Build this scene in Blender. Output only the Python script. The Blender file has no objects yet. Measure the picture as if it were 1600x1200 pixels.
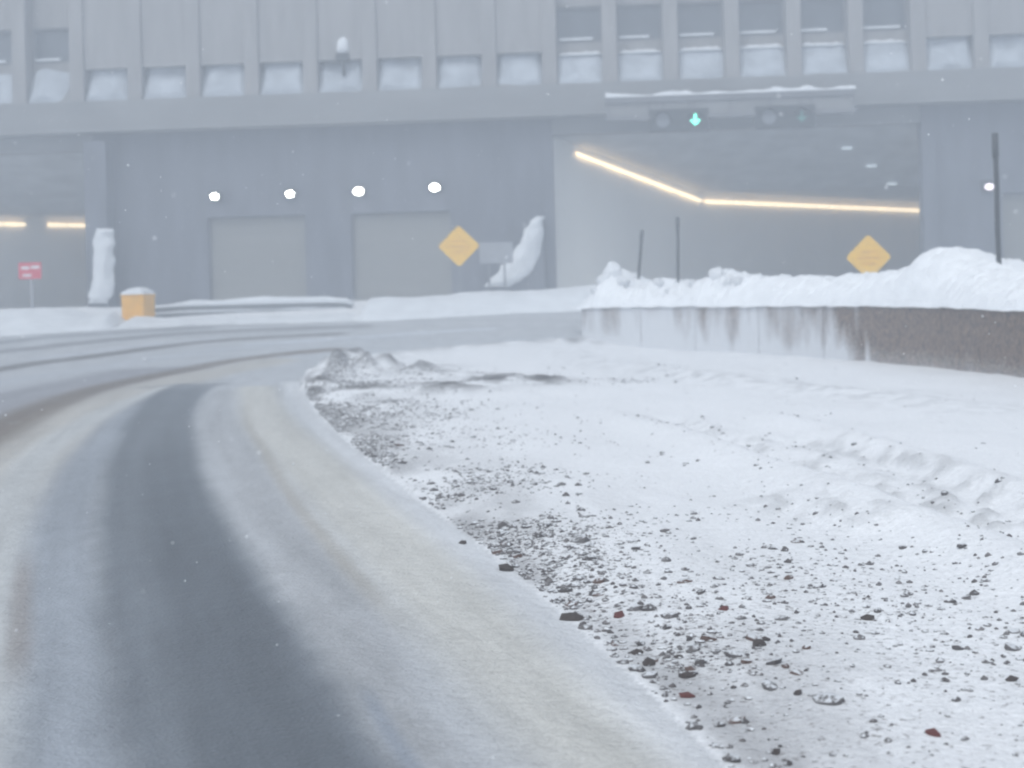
import bpy, bmesh, math, random
import numpy as np
from mathutils import Vector, Matrix

random.seed(7)
rng = np.random.default_rng(11)
scn = bpy.context.scene
C = scn.collection

# ------------------------------------------------------------------ camera
F = 2200.0                      # focal length in photo pixels (1600 wide)
EYE = 1.5
PX, PY = 800.0, 470.0           # principal point
ROLL = math.radians(1.5)
cam = bpy.data.cameras.new('camera')
cam.sensor_width = 36.0
cam.lens = F / 1600.0 * 36.0
cam.shift_y = (PY - 600.0) / 1600.0
cam.clip_end = 2000.0
cam.clip_start = 0.05
cam.dof.use_dof = True
cam.dof.focus_distance = 7.2
cam.dof.aperture_fstop = 2.3
camo = bpy.data.objects.new('camera', cam)
C.objects.link(camo)
camo.matrix_world = Matrix.Translation((0, 0, EYE)) @ Matrix.Rotation(math.radians(90), 4, 'X') @ Matrix.Rotation(-ROLL, 4, 'Z')
scn.camera = camo

# ------------------------------------------------------------------ light
SUN_EL, SUN_AZ = math.radians(52), math.radians(205)
world = bpy.data.worlds.new('World')
scn.world = world
world.use_nodes = True
wn = world.node_tree
for n in list(wn.nodes):
    wn.nodes.remove(n)
sky = wn.nodes.new('ShaderNodeTexSky')
sky.sky_type = 'NISHITA'
sky.sun_disc = False
sky.sun_elevation = SUN_EL
sky.sun_rotation = SUN_AZ
sky.altitude = 3000
sky.air_density = 1.0
sky.dust_density = 6.0
sky.ozone_density = 1.0
hs = wn.nodes.new('ShaderNodeHueSaturation')
hs.inputs['Saturation'].default_value = 0.25
bg = wn.nodes.new('ShaderNodeBackground')
bg.inputs['Strength'].default_value = 0.15
wo = wn.nodes.new('ShaderNodeOutputWorld')
wn.links.new(sky.outputs[0], hs.inputs['Color'])
wn.links.new(hs.outputs[0], bg.inputs['Color'])
wn.links.new(bg.outputs[0], wo.inputs['Surface'])
sun = bpy.data.lights.new('sun', 'SUN')
sun.energy = 1.2
sun.angle = math.radians(40)
sun.color = (0.97, 1.0, 0.98)
suno = bpy.data.objects.new('sun', sun)
C.objects.link(suno)
sd = Vector((math.sin(SUN_AZ) * math.cos(SUN_EL), math.cos(SUN_AZ) * math.cos(SUN_EL), math.sin(SUN_EL)))
suno.rotation_euler = sd.to_track_quat('Z', 'Y').to_euler()
suno.location = (0, 0, 60)
scn.view_settings.view_transform = 'Standard'
scn.view_settings.look = 'None'
scn.view_settings.exposure = 0.64
scn.view_settings.gamma = 1.0
scn.view_settings.use_curve_mapping = False
scn.render.engine = 'CYCLES'
scn.cycles.max_bounces = 6
scn.cycles.volume_bounces = 2
scn.cycles.use_denoising = True
scn.cycles.pixel_filter_type = 'BLACKMAN_HARRIS'
scn.cycles.filter_width = 2.2
HAZE = 0.0128

# ------------------------------------------------------------------ helpers
cR, sR = math.cos(ROLL), math.sin(ROLL)


def ray(px, py):
    dx, dy = px - PX, py - PY
    return np.array([(dx * cR - dy * sR) / F, 1.0, (-dx * sR - dy * cR) / F])


def ramp(y):
    k = 34.5
    y = np.minimum(np.asarray(y, float), 56.0)
    return 0.075 * ((y - k) + np.sqrt((y - k) ** 2 + 6.0)) / 2.0


def at_depth(px, py, Y):
    r = ray(px, py)
    return np.array([r[0] * Y, Y, EYE + r[2] * Y])


def on_ground(px, py):
    r = ray(px, py)
    lo, hi = 1.0, 58.0
    for _ in range(50):
        m = (lo + hi) / 2
        if EYE + r[2] * m > ramp(m):
            lo = m
        else:
            hi = m
    return np.array([r[0] * lo, lo, float(ramp(lo))])


def lin(r, g, b, k=1.0):
    o = []
    for v in (r, g, b):
        v /= 255.0
        v = v / 12.92 if v <= 0.04045 else ((v + 0.055) / 1.055) ** 2.4
        o.append(min(0.95, v * k))
    return tuple(o)


def hash2(ix, iy, s):
    h = (ix.astype(np.int64) * 374761393 + iy.astype(np.int64) * 668265263 + s * 974634151) & 0x7fffffff
    h = ((h ^ (h >> 13)) * 1274126177) & 0x7fffffff
    return ((h ^ (h >> 16)) & 0xffff) / 65535.0


def noise2(x, y, s=0):
    x = np.asarray(x, float); y = np.asarray(y, float)
    ix, iy = np.floor(x), np.floor(y)
    fx, fy = x - ix, y - iy
    fx = fx * fx * (3 - 2 * fx); fy = fy * fy * (3 - 2 * fy)
    a = hash2(ix, iy, s); b = hash2(ix + 1, iy, s)
    c = hash2(ix, iy + 1, s); d = hash2(ix + 1, iy + 1, s)
    return (a * (1 - fx) + b * fx) * (1 - fy) + (c * (1 - fx) + d * fx) * fy - 0.5


def fbm(x, y, s=0, o=4):
    t, a = 0.0, 1.0
    for i in range(o):
        t = t + a * noise2(x, y, s + i * 17)
        x, y, a = x * 2.03 + 5.1, y * 2.03 + 1.7, a * 0.5
    return t


def poly_dist(x, y, pts):
    """distance to a polyline, the fraction along it, and the signed side"""
    best = np.full(x.shape, 1e9); par = np.zeros(x.shape); side = np.zeros(x.shape)
    n = len(pts) - 1
    for i in range(n):
        ax, ay = pts[i][0], pts[i][1]; bx, by = pts[i + 1][0], pts[i + 1][1]
        vx, vy = bx - ax, by - ay
        L = vx * vx + vy * vy + 1e-12
        t = np.clip(((x - ax) * vx + (y - ay) * vy) / L, 0, 1)
        qx, qy = x - ax - t * vx, y - ay - t * vy
        d = np.hypot(qx, qy)
        m = d < best
        best = np.where(m, d, best); par = np.where(m, (i + t) / n, par)
        side = np.where(m, np.sign(vx * (y - ay) - vy * (x - ax)), side)
    return best, par, side


def inside(x, y, poly):
    r = np.zeros(x.shape, bool)
    n = len(poly)
    for i in range(n):
        x1, y1 = poly[i][0], poly[i][1]; x2, y2 = poly[(i + 1) % n][0], poly[(i + 1) % n][1]
        c = ((y1 > y) != (y2 > y)) & (x < (x2 - x1) * (y - y1) / (y2 - y1 + 1e-12) + x1)
        r ^= c
    return r


def sstep(a, b, x):
    t = np.clip((x - a) / (b - a), 0, 1)
    return t * t * (3 - 2 * t)


def gpts(l):
    return [on_ground(*p) for p in l]


def smooth_line(pts, per=8):
    """Catmull-Rom through points"""
    P = [np.asarray(p, float) for p in pts]
    P = [2 * P[0] - P[1]] + P + [2 * P[-1] - P[-2]]
    out = []
    for i in range(1, len(P) - 2):
        for k in range(per):
            t = k / per
            a, b, c, d = P[i - 1], P[i], P[i + 1], P[i + 2]
            out.append(0.5 * (2 * b + (c - a) * t + (2 * a - 5 * b + 4 * c - d) * t * t + (3 * b - a - 3 * c + d) * t ** 3))
    out.append(P[-2])
    return out


# ------------------------------------------------------------------ materials
def mat(name, col, rough=0.8, noise=0.0, scale=5.0, bump=0.0, bscale=40.0, metal=0.0, spec=0.3, stretch=(1, 1, 1)):
    m = bpy.data.materials.new(name)
    m.use_nodes = True
    nt = m.node_tree
    b = nt.nodes['Principled BSDF']
    b.inputs['Roughness'].default_value = rough
    b.inputs['Metallic'].default_value = metal
    b.inputs['Specular IOR Level'].default_value = spec
    b.inputs['Base Color'].default_value = (*col, 1)
    tc = nt.nodes.new('ShaderNodeTexCoord')
    mp = nt.nodes.new('ShaderNodeMapping')
    mp.inputs['Scale'].default_value = stretch
    nt.links.new(tc.outputs['Object'], mp.inputs['Vector'])
    if noise > 0:
        nz = nt.nodes.new('ShaderNodeTexNoise')
        nz.inputs['Scale'].default_value = scale
        nz.inputs['Detail'].default_value = 6
        nt.links.new(mp.outputs[0], nz.inputs['Vector'])
        cr = nt.nodes.new('ShaderNodeValToRGB')
        cr.color_ramp.elements[0].position = 0.3
        cr.color_ramp.elements[1].position = 0.7
        cr.color_ramp.elements[0].color = (*[c * (1 - noise) for c in col], 1)
        cr.color_ramp.elements[1].color = (*[min(0.95, c * (1 + noise)) for c in col], 1)
        nt.links.new(nz.outputs['Fac'], cr.inputs['Fac'])
        nt.links.new(cr.outputs['Color'], b.inputs['Base Color'])
    if bump > 0:
        n2 = nt.nodes.new('ShaderNodeTexNoise')
        n2.inputs['Scale'].default_value = bscale
        n2.inputs['Detail'].default_value = 5
        nt.links.new(tc.outputs['Object'], n2.inputs['Vector'])
        bp = nt.nodes.new('ShaderNodeBump')
        bp.inputs['Strength'].default_value = bump
        bp.inputs['Distance'].default_value = 0.05
        nt.links.new(n2.outputs['Fac'], bp.inputs['Height'])
        nt.links.new(bp.outputs[0], b.inputs['Normal'])
    return m


def emis(name, col, strength):
    m = bpy.data.materials.new(name)
    m.use_nodes = True
    nt = m.node_tree
    b = nt.nodes['Principled BSDF']
    b.inputs['Base Color'].default_value = (*[min(0.9, c) for c in col], 1)
    b.inputs['Emission Color'].default_value = (*col, 1)
    b.inputs['Emission Strength'].default_value = strength
    return m


def ground_mat():
    m = bpy.data.materials.new('snowy_ground')
    m.use_nodes = True
    nt = m.node_tree
    b = nt.nodes['Principled BSDF']
    at = nt.nodes.new('ShaderNodeAttribute'); at.attribute_name = 'col'
    tc = nt.nodes.new('ShaderNodeTexCoord')
    nz = nt.nodes.new('ShaderNodeTexNoise')
    nz.inputs['Scale'].default_value = 38.0; nz.inputs['Detail'].default_value = 7; nz.inputs['Roughness'].default_value = 0.7
    nt.links.new(tc.outputs['Object'], nz.inputs['Vector'])
    mr = nt.nodes.new('ShaderNodeMapRange')
    mr.inputs['From Min'].default_value = 0.3; mr.inputs['From Max'].default_value = 0.7
    mr.inputs['To Min'].default_value = 0.84; mr.inputs['To Max'].default_value = 1.1
    nt.links.new(nz.outputs['Fac'], mr.inputs['Value'])
    mx = nt.nodes.new('ShaderNodeVectorMath'); mx.operation = 'SCALE'
    nt.links.new(at.outputs['Color'], mx.inputs[0])
    nt.links.new(mr.outputs[0], mx.inputs['Scale'])
    ga = nt.nodes.new('ShaderNodeAttribute'); ga.attribute_name = 'grit'
    vz = nt.nodes.new('ShaderNodeTexNoise'); vz.inputs['Scale'].default_value = 30.0; vz.inputs['Detail'].default_value = 5; vz.inputs['Roughness'].default_value = 0.65
    nt.links.new(tc.outputs['Object'], vz.inputs['Vector'])
    m1 = nt.nodes.new('ShaderNodeMath'); m1.operation = 'MULTIPLY_ADD'
    nt.links.new(ga.outputs['Fac'], m1.inputs[0]); m1.inputs[1].default_value = 0.11
    nt.links.new(vz.outputs['Fac'], m1.inputs[2])
    m2 = nt.nodes.new('ShaderNodeMapRange')
    m2.inputs['From Min'].default_value = 0.64; m2.inputs['From Max'].default_value = 0.74
    m2.inputs['To Max'].default_value = 0.75
    nt.links.new(m1.outputs[0], m2.inputs['Value'])
    m3 = nt.nodes.new('ShaderNodeMath'); m3.operation = 'MULTIPLY'; m3.use_clamp = True
    m4 = nt.nodes.new('ShaderNodeMath'); m4.operation = 'MULTIPLY'; m4.use_clamp = True; m4.inputs[1].default_value = 4.0
    nt.links.new(ga.outputs['Fac'], m4.inputs[0])
    nt.links.new(m2.outputs[0], m3.inputs[0]); nt.links.new(m4.outputs[0], m3.inputs[1])
    gm = nt.nodes.new('ShaderNodeMixRGB'); gm.inputs['Color2'].default_value = (0.17, 0.15, 0.145, 1)
    nt.links.new(m3.outputs[0], gm.inputs['Fac']); nt.links.new(mx.outputs[0], gm.inputs['Color1'])
    nt.links.new(gm.outputs[0], b.inputs['Base Color'])
    nt.links.new(at.outputs['Alpha'], b.inputs['Roughness'])
    b.inputs['Specular IOR Level'].default_value = 0.35
    n2 = nt.nodes.new('ShaderNodeTexNoise')
    n2.inputs['Scale'].default_value = 55.0; n2.inputs['Detail'].default_value = 5
    nt.links.new(tc.outputs['Object'], n2.inputs['Vector'])
    bp = nt.nodes.new('ShaderNodeBump')
    bp.inputs['Strength'].default_value = 0.5; bp.inputs['Distance'].default_value = 0.025
    n3 = nt.nodes.new('ShaderNodeTexNoise')
    n3.inputs['Scale'].default_value = 11.0; n3.inputs['Detail'].default_value = 6
    nt.links.new(tc.outputs['Object'], n3.inputs['Vector'])
    bp0 = nt.nodes.new('ShaderNodeBump')
    nt.links.new(at.outputs['Alpha'], bp0.inputs['Strength']); bp0.inputs['Distance'].default_value = 0.026
    nt.links.new(n3.outputs['Fac'], bp0.inputs['Height'])
    nt.links.new(bp0.outputs[0], bp.inputs['Normal'])
    nt.links.new(n2.outputs['Fac'], bp.inputs['Height'])
    nt.links.new(bp.outputs[0], b.inputs['Normal'])
    return m


def stone_mat(name, col):
    """dark rock with wind-blown snow caught on the upward faces"""
    m = mat(name, col, 0.85, 0.35, 30, 0.5, 60)
    nt = m.node_tree
    b = nt.nodes['Principled BSDF']
    src = b.inputs['Base Color'].links[0].from_socket
    ge = nt.nodes.new('ShaderNodeNewGeometry')
    sx = nt.nodes.new('ShaderNodeSeparateXYZ')
    nt.links.new(ge.outputs['Normal'], sx.inputs[0])
    nz = nt.nodes.new('ShaderNodeTexNoise'); nz.inputs['Scale'].default_value = 45
    nt.links.new(ge.outputs['Position'], nz.inputs['Vector'])
    ad = nt.nodes.new('ShaderNodeMath'); ad.operation = 'ADD'
    nt.links.new(sx.outputs['Z'], ad.inputs[0]); nt.links.new(nz.outputs['Fac'], ad.inputs[1])
    mr = nt.nodes.new('ShaderNodeMapRange')
    mr.inputs['From Min'].default_value = 1.28; mr.inputs['From Max'].default_value = 1.45
    nt.links.new(ad.outputs[0], mr.inputs['Value'])
    mx = nt.nodes.new('ShaderNodeMixRGB')
    mx.inputs['Color2'].default_value = (0.78, 0.8, 0.83, 1)
    nt.links.new(mr.outputs[0], mx.inputs['Fac'])
    nt.links.new(src, mx.inputs['Color1'])
    nt.links.new(mx.outputs[0], b.inputs['Base Color'])
    return m


def frost_mat():
    """exposed-aggregate concrete, frost coverage in the vertex attribute"""
    m = mat('aggregate_concrete', (0.14, 0.085, 0.052), 0.9, 0.7, 11, 0.6, 30)
    nt = m.node_tree
    b = nt.nodes['Principled BSDF']
    src = b.inputs['Base Color'].links[0].from_socket
    at = nt.nodes.new('ShaderNodeAttribute'); at.attribute_name = 'frost'
    tc = nt.nodes.new('ShaderNodeTexCoord')
    nz = nt.nodes.new('ShaderNodeTexNoise'); nz.inputs['Scale'].default_value = 22; nz.inputs['Detail'].default_value = 6
    nt.links.new(tc.outputs['Object'], nz.inputs['Vector'])
    ad = nt.nodes.new('ShaderNodeMath'); ad.operation = 'ADD'
    nt.links.new(at.outputs['Fac'], ad.inputs[0]); nt.links.new(nz.outputs['Fac'], ad.inputs[1])
    mr = nt.nodes.new('ShaderNodeMapRange')
    mr.inputs['From Min'].default_value = 0.6; mr.inputs['From Max'].default_value = 1.45
    nt.links.new(ad.outputs[0], mr.inputs['Value'])
    mx = nt.nodes.new('ShaderNodeMixRGB')
    mx.inputs['Color2'].default_value = (0.66, 0.67, 0.69, 1)
    nt.links.new(mr.outputs[0], mx.inputs['Fac'])
    nt.links.new(src, mx.inputs['Color1'])
    nt.links.new(mx.outputs[0], b.inputs['Base Color'])
    return m


M = {
    'ground': ground_mat(),
    'snow': mat('snow', (0.84, 0.855, 0.875), 0.85, 0.06, 3, 0.9, 9, spec=0.2),
    'snow_far': mat('windblown_snow', (0.70, 0.72, 0.745), 0.85, 0.08, 2, 0.3, 8, spec=0.2),
    'sill_snow': mat('thin_sill_snow', (0.40, 0.43, 0.47), 0.85, 0.2, 1.6, 0.3, 8, spec=0.2),
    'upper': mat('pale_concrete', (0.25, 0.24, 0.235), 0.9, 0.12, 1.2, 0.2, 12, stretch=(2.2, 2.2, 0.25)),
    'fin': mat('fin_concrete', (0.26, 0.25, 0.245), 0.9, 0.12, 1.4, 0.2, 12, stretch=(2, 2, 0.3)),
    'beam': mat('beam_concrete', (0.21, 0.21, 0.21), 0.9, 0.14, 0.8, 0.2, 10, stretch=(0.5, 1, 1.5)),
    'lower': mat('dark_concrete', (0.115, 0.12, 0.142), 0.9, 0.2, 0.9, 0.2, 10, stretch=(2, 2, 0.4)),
    'tunnel': mat('tunnel_wall_tile', (0.62, 0.62, 0.60), 0.6, 0.08, 0.6, 0.1, 8, stretch=(1, 1, 0.3)),
    'ceiling': mat('tunnel_ceiling', (0.33, 0.34, 0.35), 0.9, 0.2, 1.0),
    'door': mat('garage_door', (0.20, 0.195, 0.18), 0.6, 0.06, 2.0, stretch=(0.3, 1, 4)),
    'frame': mat('door_frame', (0.16, 0.16, 0.17), 0.7, 0.1, 3.0),
    'glass': mat('window_glass', (0.07, 0.08, 0.095), 0.3, 0.2, 1.5, spec=0.5),
    'steel': mat('galvanised_steel', (0.17, 0.175, 0.185), 0.5, 0.2, 8, metal=0.2),
    'dark': mat('dark_housing', (0.03, 0.032, 0.035), 0.6, 0.2, 6),
    'pole': mat('dark_pole', (0.012, 0.013, 0.015), 0.65, 0.3, 9),
    'yellow': mat('sign_yellow', (0.95, 0.52, 0.005), 0.5, 0.06, 2.2),
    'mark': mat('sign_mark', (0.80, 0.40, 0.01), 0.6, 0.1, 6),
    'orange': mat('crash_cushion_yellow', (0.85, 0.43, 0.015), 0.55, 0.1, 2.5),
    'red': mat('sign_red', (0.62, 0.035, 0.07), 0.5, 0.08, 3),
    'white': mat('sign_white', (0.75, 0.75, 0.76), 0.5, 0.05, 3),
    'grey_sign': mat('pale_sign_back', (0.30, 0.31, 0.335), 0.6, 0.08, 3),
    'frosted_wall': frost_mat(),
    'stone_a': stone_mat('stone_grey', (0.17, 0.16, 0.16)),
    'stone_b': stone_mat('stone_brown', (0.15, 0.10, 0.085)),
    'stone_c': stone_mat('stone_black', (0.11, 0.10, 0.10)),
    'stone_r': mat('stone_red', (0.16, 0.055, 0.05), 0.85, 0.35, 30, 0.5, 60),
    'stone_d': mat('bare_dark_clod', (0.085, 0.07, 0.065), 0.85, 0.35, 30, 0.5, 60),
    'tube': emis('warm_tube', (1.0, 0.82, 0.54), 1.5),
    'added_glow_strip': emis('warm_added_glow', (1.0, 0.66, 0.34), 4.5),  # for the added strips that warm the tunnel ceiling, not a visible lamp
    'lamp': emis('white_lamp', (1.0, 0.98, 0.92), 20.0),
    'lamp_dim': emis('pink_lamp', (1.0, 0.86, 0.93), 1.4),
    'ceil_lamp': emis('ceiling_lamp', (0.8, 0.9, 1.0), 0.35),
    'green': emis('green_signal', (0.15, 0.95, 0.68), 2.6),
    'green_dim': emis('dim_green_signal', (0.05, 0.19, 0.16), 0.25),
    'lens_off': mat('unlit_signal_lens', (0.22, 0.23, 0.25), 0.3, 0.1, 5),
}


# ------------------------------------------------------------------ object helpers
def link(o, parent=None):
    C.objects.link(o)
    if parent is not None:
        o.parent = parent
    return o


def mesh_obj(name, verts, faces, material, parent=None, smooth=False):
    me = bpy.data.meshes.new(name)
    me.from_pydata([tuple(map(float, v)) for v in verts], [], faces)
    me.materials.append(material)
    if smooth:
        me.polygons.foreach_set('use_smooth', [True] * len(me.polygons))
    me.update()
    return link(bpy.data.objects.new(name, me), parent)


def empty(name, loc=(0, 0, 0), rz=0.0):
    o = bpy.data.objects.new(name, None)
    o.location = loc
    o.rotation_euler = (0, 0, rz)
    o.empty_display_size = 0.3
    return link(o)


def tag(o, label, cat, group=None):
    o['label'] = label
    o['category'] = cat
    if group:
        o['group'] = group
    return o


def bm_obj(name, bm, material, parent=None, smooth=False, bevel=0.0):
    if bevel:
        bmesh.ops.bevel(bm, geom=list(bm.edges), offset=bevel, segments=2, affect='EDGES', profile=0.6)
    me = bpy.data.meshes.new(name)
    bm.normal_update()
    bm.to_mesh(me); bm.free()
    me.materials.append(material)
    if smooth:
        me.polygons.foreach_set('use_smooth', [True] * len(me.polygons))
    return link(bpy.data.objects.new(name, me), parent)


def add_box(bm, x0, x1, y0, y1, z0, z1):
    r = bmesh.ops.create_cube(bm, size=1.0)
    bmesh.ops.scale(bm, vec=(x1 - x0, y1 - y0, z1 - z0), verts=r['verts'])
    bmesh.ops.translate(bm, vec=((x0 + x1) / 2, (y0 + y1) / 2, (z0 + z1) / 2), verts=r['verts'])
    return r['verts']


def box(name, x0, x1, y0, y1, z0, z1, material, parent=None, bevel=0.0):
    bm = bmesh.new()
    add_box(bm, x0, x1, y0, y1, z0, z1)
    return bm_obj(name, bm, material, parent, bevel=bevel)


def tube_mesh(name, pts, radii, material, parent=None, seg=10):
    P = [Vector(p) for p in pts]
    verts, faces = [], []
    for i, p in enumerate(P):
        d = (P[min(i + 1, len(P) - 1)] - P[max(i - 1, 0)]).normalized()
        a = d.cross(Vector((0.3, 1, 0.1))).normalized(); b = d.cross(a).normalized()
        for k in range(seg):
            t = 2 * math.pi * k / seg
            verts.append(p + (a * math.cos(t) + b * math.sin(t)) * radii[i])
    for i in range(len(P) - 1):
        for k in range(seg):
            faces.append((i * seg + k, i * seg + (k + 1) % seg, (i + 1) * seg + (k + 1) % seg, (i + 1) * seg + k))
    faces.append(tuple(range(seg))[::-1]); faces.append(tuple(range((len(P) - 1) * seg, len(P) * seg)))
    return mesh_obj(name, verts, faces, material, parent, True)


def grid_obj(name, V, material, parent=None, smooth=True, closed_u=False):
    """V: array (n, m, 3)"""
    n, m = V.shape[:2]
    idx = np.arange(n * m).reshape(n, m)
    f = np.stack([idx[:-1, :-1], idx[1:, :-1], idx[1:, 1:], idx[:-1, 1:]], -1).reshape(-1, 4)
    return np_mesh(name, V.reshape(-1, 3), f, material, parent, smooth)


def np_mesh(name, V, Fq, material, parent=None, smooth=True):
    me = bpy.data.meshes.new(name)
    k = Fq.shape[1]
    me.vertices.add(len(V)); me.vertices.foreach_set('co', np.ascontiguousarray(V, np.float32).ravel())
    me.loops.add(Fq.size); me.loops.foreach_set('vertex_index', np.ascontiguousarray(Fq, np.int32).ravel())
    me.polygons.add(len(Fq)); me.polygons.foreach_set('loop_start', np.arange(0, Fq.size, k, dtype=np.int32))
    me.update(calc_edges=True)
    me.polygons.foreach_set('use_smooth', np.full(len(Fq), smooth))
    me.materials.append(material)
    me.validate()
    return link(bpy.data.objects.new(name, me), parent)


# ------------------------------------------------------------------ ground: plan lines
EDGE_PX = [(1130, 1200), (1000, 1072), (880, 965), (760, 862), (640, 772), (555, 702), (500, 650), (468, 603),
           (482, 580), (550, 558), (650, 546), (780, 535), (905, 527)]
edge = gpts(EDGE_PX)
e0 = edge[0] + (edge[0] - edge[1]) * 1.6
edge = [e0] + edge
WALL_PX = [(1900, 500, 17.5), (1750, 491, 20.0), (1600, 484, 23.0), (1450, 478.5, 27.5), (1300, 477, 31.5), (1200, 478, 34.2), (1070, 478, 37.2), (990, 479, 38.8), (908, 481, 40.3)]
wall_top = [at_depth(*p) for p in WALL_PX]
BASE_PX = {1900: 640, 1750: 617, 1600: 592, 1450: 574, 1300: 561, 1200: 554, 1070: 549, 990: 543, 908: 530}
wall_base_z = [at_depth(p[0], BASE_PX[p[0]], p[2])[2] for p in WALL_PX]
island = edge + [wall_top[-1] + np.array([0.6, 1.0, 0])] + [np.array([w[0] + 1.0, w[1] + 1.2, 0]) for w in wall_top[::-1]] + [np.array([60.0, 17, 0]), np.array([60.0, -8, 0]), np.array([e0[0], -8, 0])]
FAR_PX = [(-420, 548), (-200, 535), (0, 525), (150, 516), (300, 508), (450, 505), (600, 501), (800, 490), (935, 485)]
far = gpts(FAR_PX)
far_poly = [np.array([-90.0, far[0][1] - 2, 0])] + far + [np.array([4.2, 56.0, 0]), np.array([4.2, 75.0, 0]), np.array([-90.0, 75.0, 0])]

# fan grid around the viewpoint: fine near, coarse far
NA, NR = 640, 430
ang = np.radians(np.linspace(-56, 56, NA))
rad = 2.0 * (66.0 / 2.0) ** (np.arange(NR) / (NR - 1))
A, R_ = np.meshgrid(ang, rad)
GX, GY = R_ * np.sin(A), R_ * np.cos(A)


def ground_shape(x, y):
    """height and colour (with roughness in the 4th channel) of the whole ground"""
    isl = inside(x, y, island)
    farm = inside(x, y, far_poly)
    road = ~isl & ~farm
    z = ramp(y).copy()
    d_e, _, _ = poly_dist(x, y, edge)
    warp = fbm(x * 0.9, y * 0.35, 3, 4)
    warp2 = fbm(x * 3.0, y * 1.2, 9, 3)
    col = np.empty(x.shape + (4,))

    # ---- snow verge
    snow = np.array([0.84, 0.85, 0.87])
    col[..., :3] = snow * (1 + 0.05 * fbm(x * 1.3, y * 0.6, 31, 4))[..., None]
    col[..., 3] = 0.9
    zi = 0.05 + 0.05 * fbm(x * 0.5, y * 0.35, 5, 3) + 0.022 * fbm(x * 2.5, y * 1.6, 6, 4)
    d_w, t_w, _ = poly_dist(x, y, wall_top)
    wb = np.interp(t_w, np.linspace(0, 1, len(wall_base_z)), wall_base_z) - ramp(y)
    wgt = np.exp(-(d_w / 2.2) ** 2)
    near_wall = wb + 0.05 * fbm(x * 0.8, y * 0.8, 8, 3)
    zi = zi * (1 - wgt) + near_wall * wgt
    # ruts, windrows and crumbs left by the plough
    for line, w, hgt, crumb in RIDGES:
        d, t, s = poly_dist(x, y, line)
        fade = np.sin(np.clip(t, 0.0, 1) * math.pi) ** 0.4
        zi += 1.9 * hgt * np.exp(-(d / w) ** 2) * fade
        if crumb:
            cr = np.clip(fbm(x * 8.0, y * 4.5, 41, 3) + 0.05, 0, 1)
            m = np.exp(-(d / (w * 1.8)) ** 2) * fade
            zi += 0.75 * crumb * cr * m
            col[..., :3] *= (1 - 0.32 * np.clip(cr * 2.2, 0, 1) * m)[..., None]  # shading of the rut crumbs painted into the snow colour
    zi *= sstep(0.0, 0.45, d_e)
    dirt = np.exp(-(d_e / 0.8) ** 1.3) * np.clip(0.5 + 1.5 * warp2, 0, 1)
    far_c = sstep(14, 22, y)
    for px, py, r, k in HEAPS:
        g = on_ground(px, py)
        dd = np.hypot((x - g[0]) / r, (y - g[1]) / (r * 1.8))
        bump = np.exp(-dd ** 2)
        zi += k * bump * (0.7 + 1.2 * np.clip(warp2 + 0.3, 0, 1))
        dirt = np.maximum(dirt, bump * np.clip(0.65 + 2.6 * (warp2 + 0.5 * fbm(x * 7, y * 4, 77, 3)), 0, 1))
    dirt = np.clip(dirt * (0.5 + 0.5 * far_c), 0, 0.97)
    dirt = dirt * sstep(-0.02, 0.12, d_e + 0.1 * warp2)
    col[..., :3] = col[..., :3] * (1 - dirt[..., None]) + np.array([0.075, 0.067, 0.067]) * dirt[..., None]

    # ---- carriageway
    base = np.array(lin(182, 185, 189))
    rc = np.empty(x.shape + (4,)); rc[..., :3] = base; rc[..., 3] = 0.8
    zr = 0.012 * fbm(x * 1.2, y * 0.6, 15, 3)
    nrm = fbm(x * 1.6, y * 0.5, 21, 4)
    fine = fbm(x * 9, y * 4, 23, 3)
    for line, w, soft, c, ro, alpha, dz in STROKES:
        d, t, s = poly_dist(x, y, line)
        dn = d + (0.035 * nrm + 0.02 * fine) * min(1.0, w * 2.2)
        a = (1 - sstep(w - soft, w + soft, dn)) * alpha * np.clip(1 + 0.5 * fine * (soft > 0.2), 0, 1)
        if abs(w - 0.44) < 1e-6:
            a *= sstep(1.0, 0.86, t)
        if abs(w - 0.24) < 1e-6:
            a *= sstep(1.0, 0.72, t)
        if w < 0.1:
            a *= sstep(0.0, 0.3, t) * sstep(1.0, 0.7, t)
        rc[..., :3] = rc[..., :3] * (1 - a[..., None]) + np.array(c) * a[..., None]
        rc[..., 3] = rc[..., 3] * (1 - a) + ro * a
        zr += dz * a
    ld, lt, lsd = poly_dist(x, y, STROKES[LANE][0])
    streak = fbm(ld * lsd * 7.0, lt * 9.0, 121, 4) + 0.6 * fbm(ld * lsd * 26.0, lt * 14.0, 131, 3)
    rc[..., :3] *= (1 + 0.09 * fine + 0.06 * nrm + 0.15 * streak)[..., None]
    # soft white lip next to the verge
    lip = np.exp(-(d_e / 0.16) ** 2)
    # ---- far snow beyond the carriageway
    zf = 0.05 + 0.1 * fbm(x * 0.4, y * 0.4, 51, 3)
    fd, _, _ = poly_dist(x, y, far)
    zf = zf * sstep(0, 1.2, fd)

    zr = zr * sstep(0, 0.25, d_e)
    z = z + np.where(isl, zi + 0.008 * lip, np.where(farm, zf + 0.01, zr + 0.008 * lip))
    out = np.where(road[..., None], rc, col)
    grit = np.exp(-(d_e / 1.25) ** 1.3) * np.clip(0.55 + 1.3 * fbm(x * 1.1, y * 0.7, 63, 3), 0.1, 1)
    grit = grit + 0.55 * np.exp(-(d_e / 2.6) ** 2) * np.exp(-(np.clip(y - 5.5, 0, 99) / 3.0) ** 2)
    grit = np.where(isl, np.clip(grit, 0, 1) * sstep(0.0, 0.15, d_e), 0.10 * np.clip(1 - np.abs(d_e - 0.5) / 0.5, 0, 1) * road)
    return z, out, road, grit


def metre(l):
    return smooth_line(gpts(l), 6)


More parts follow.
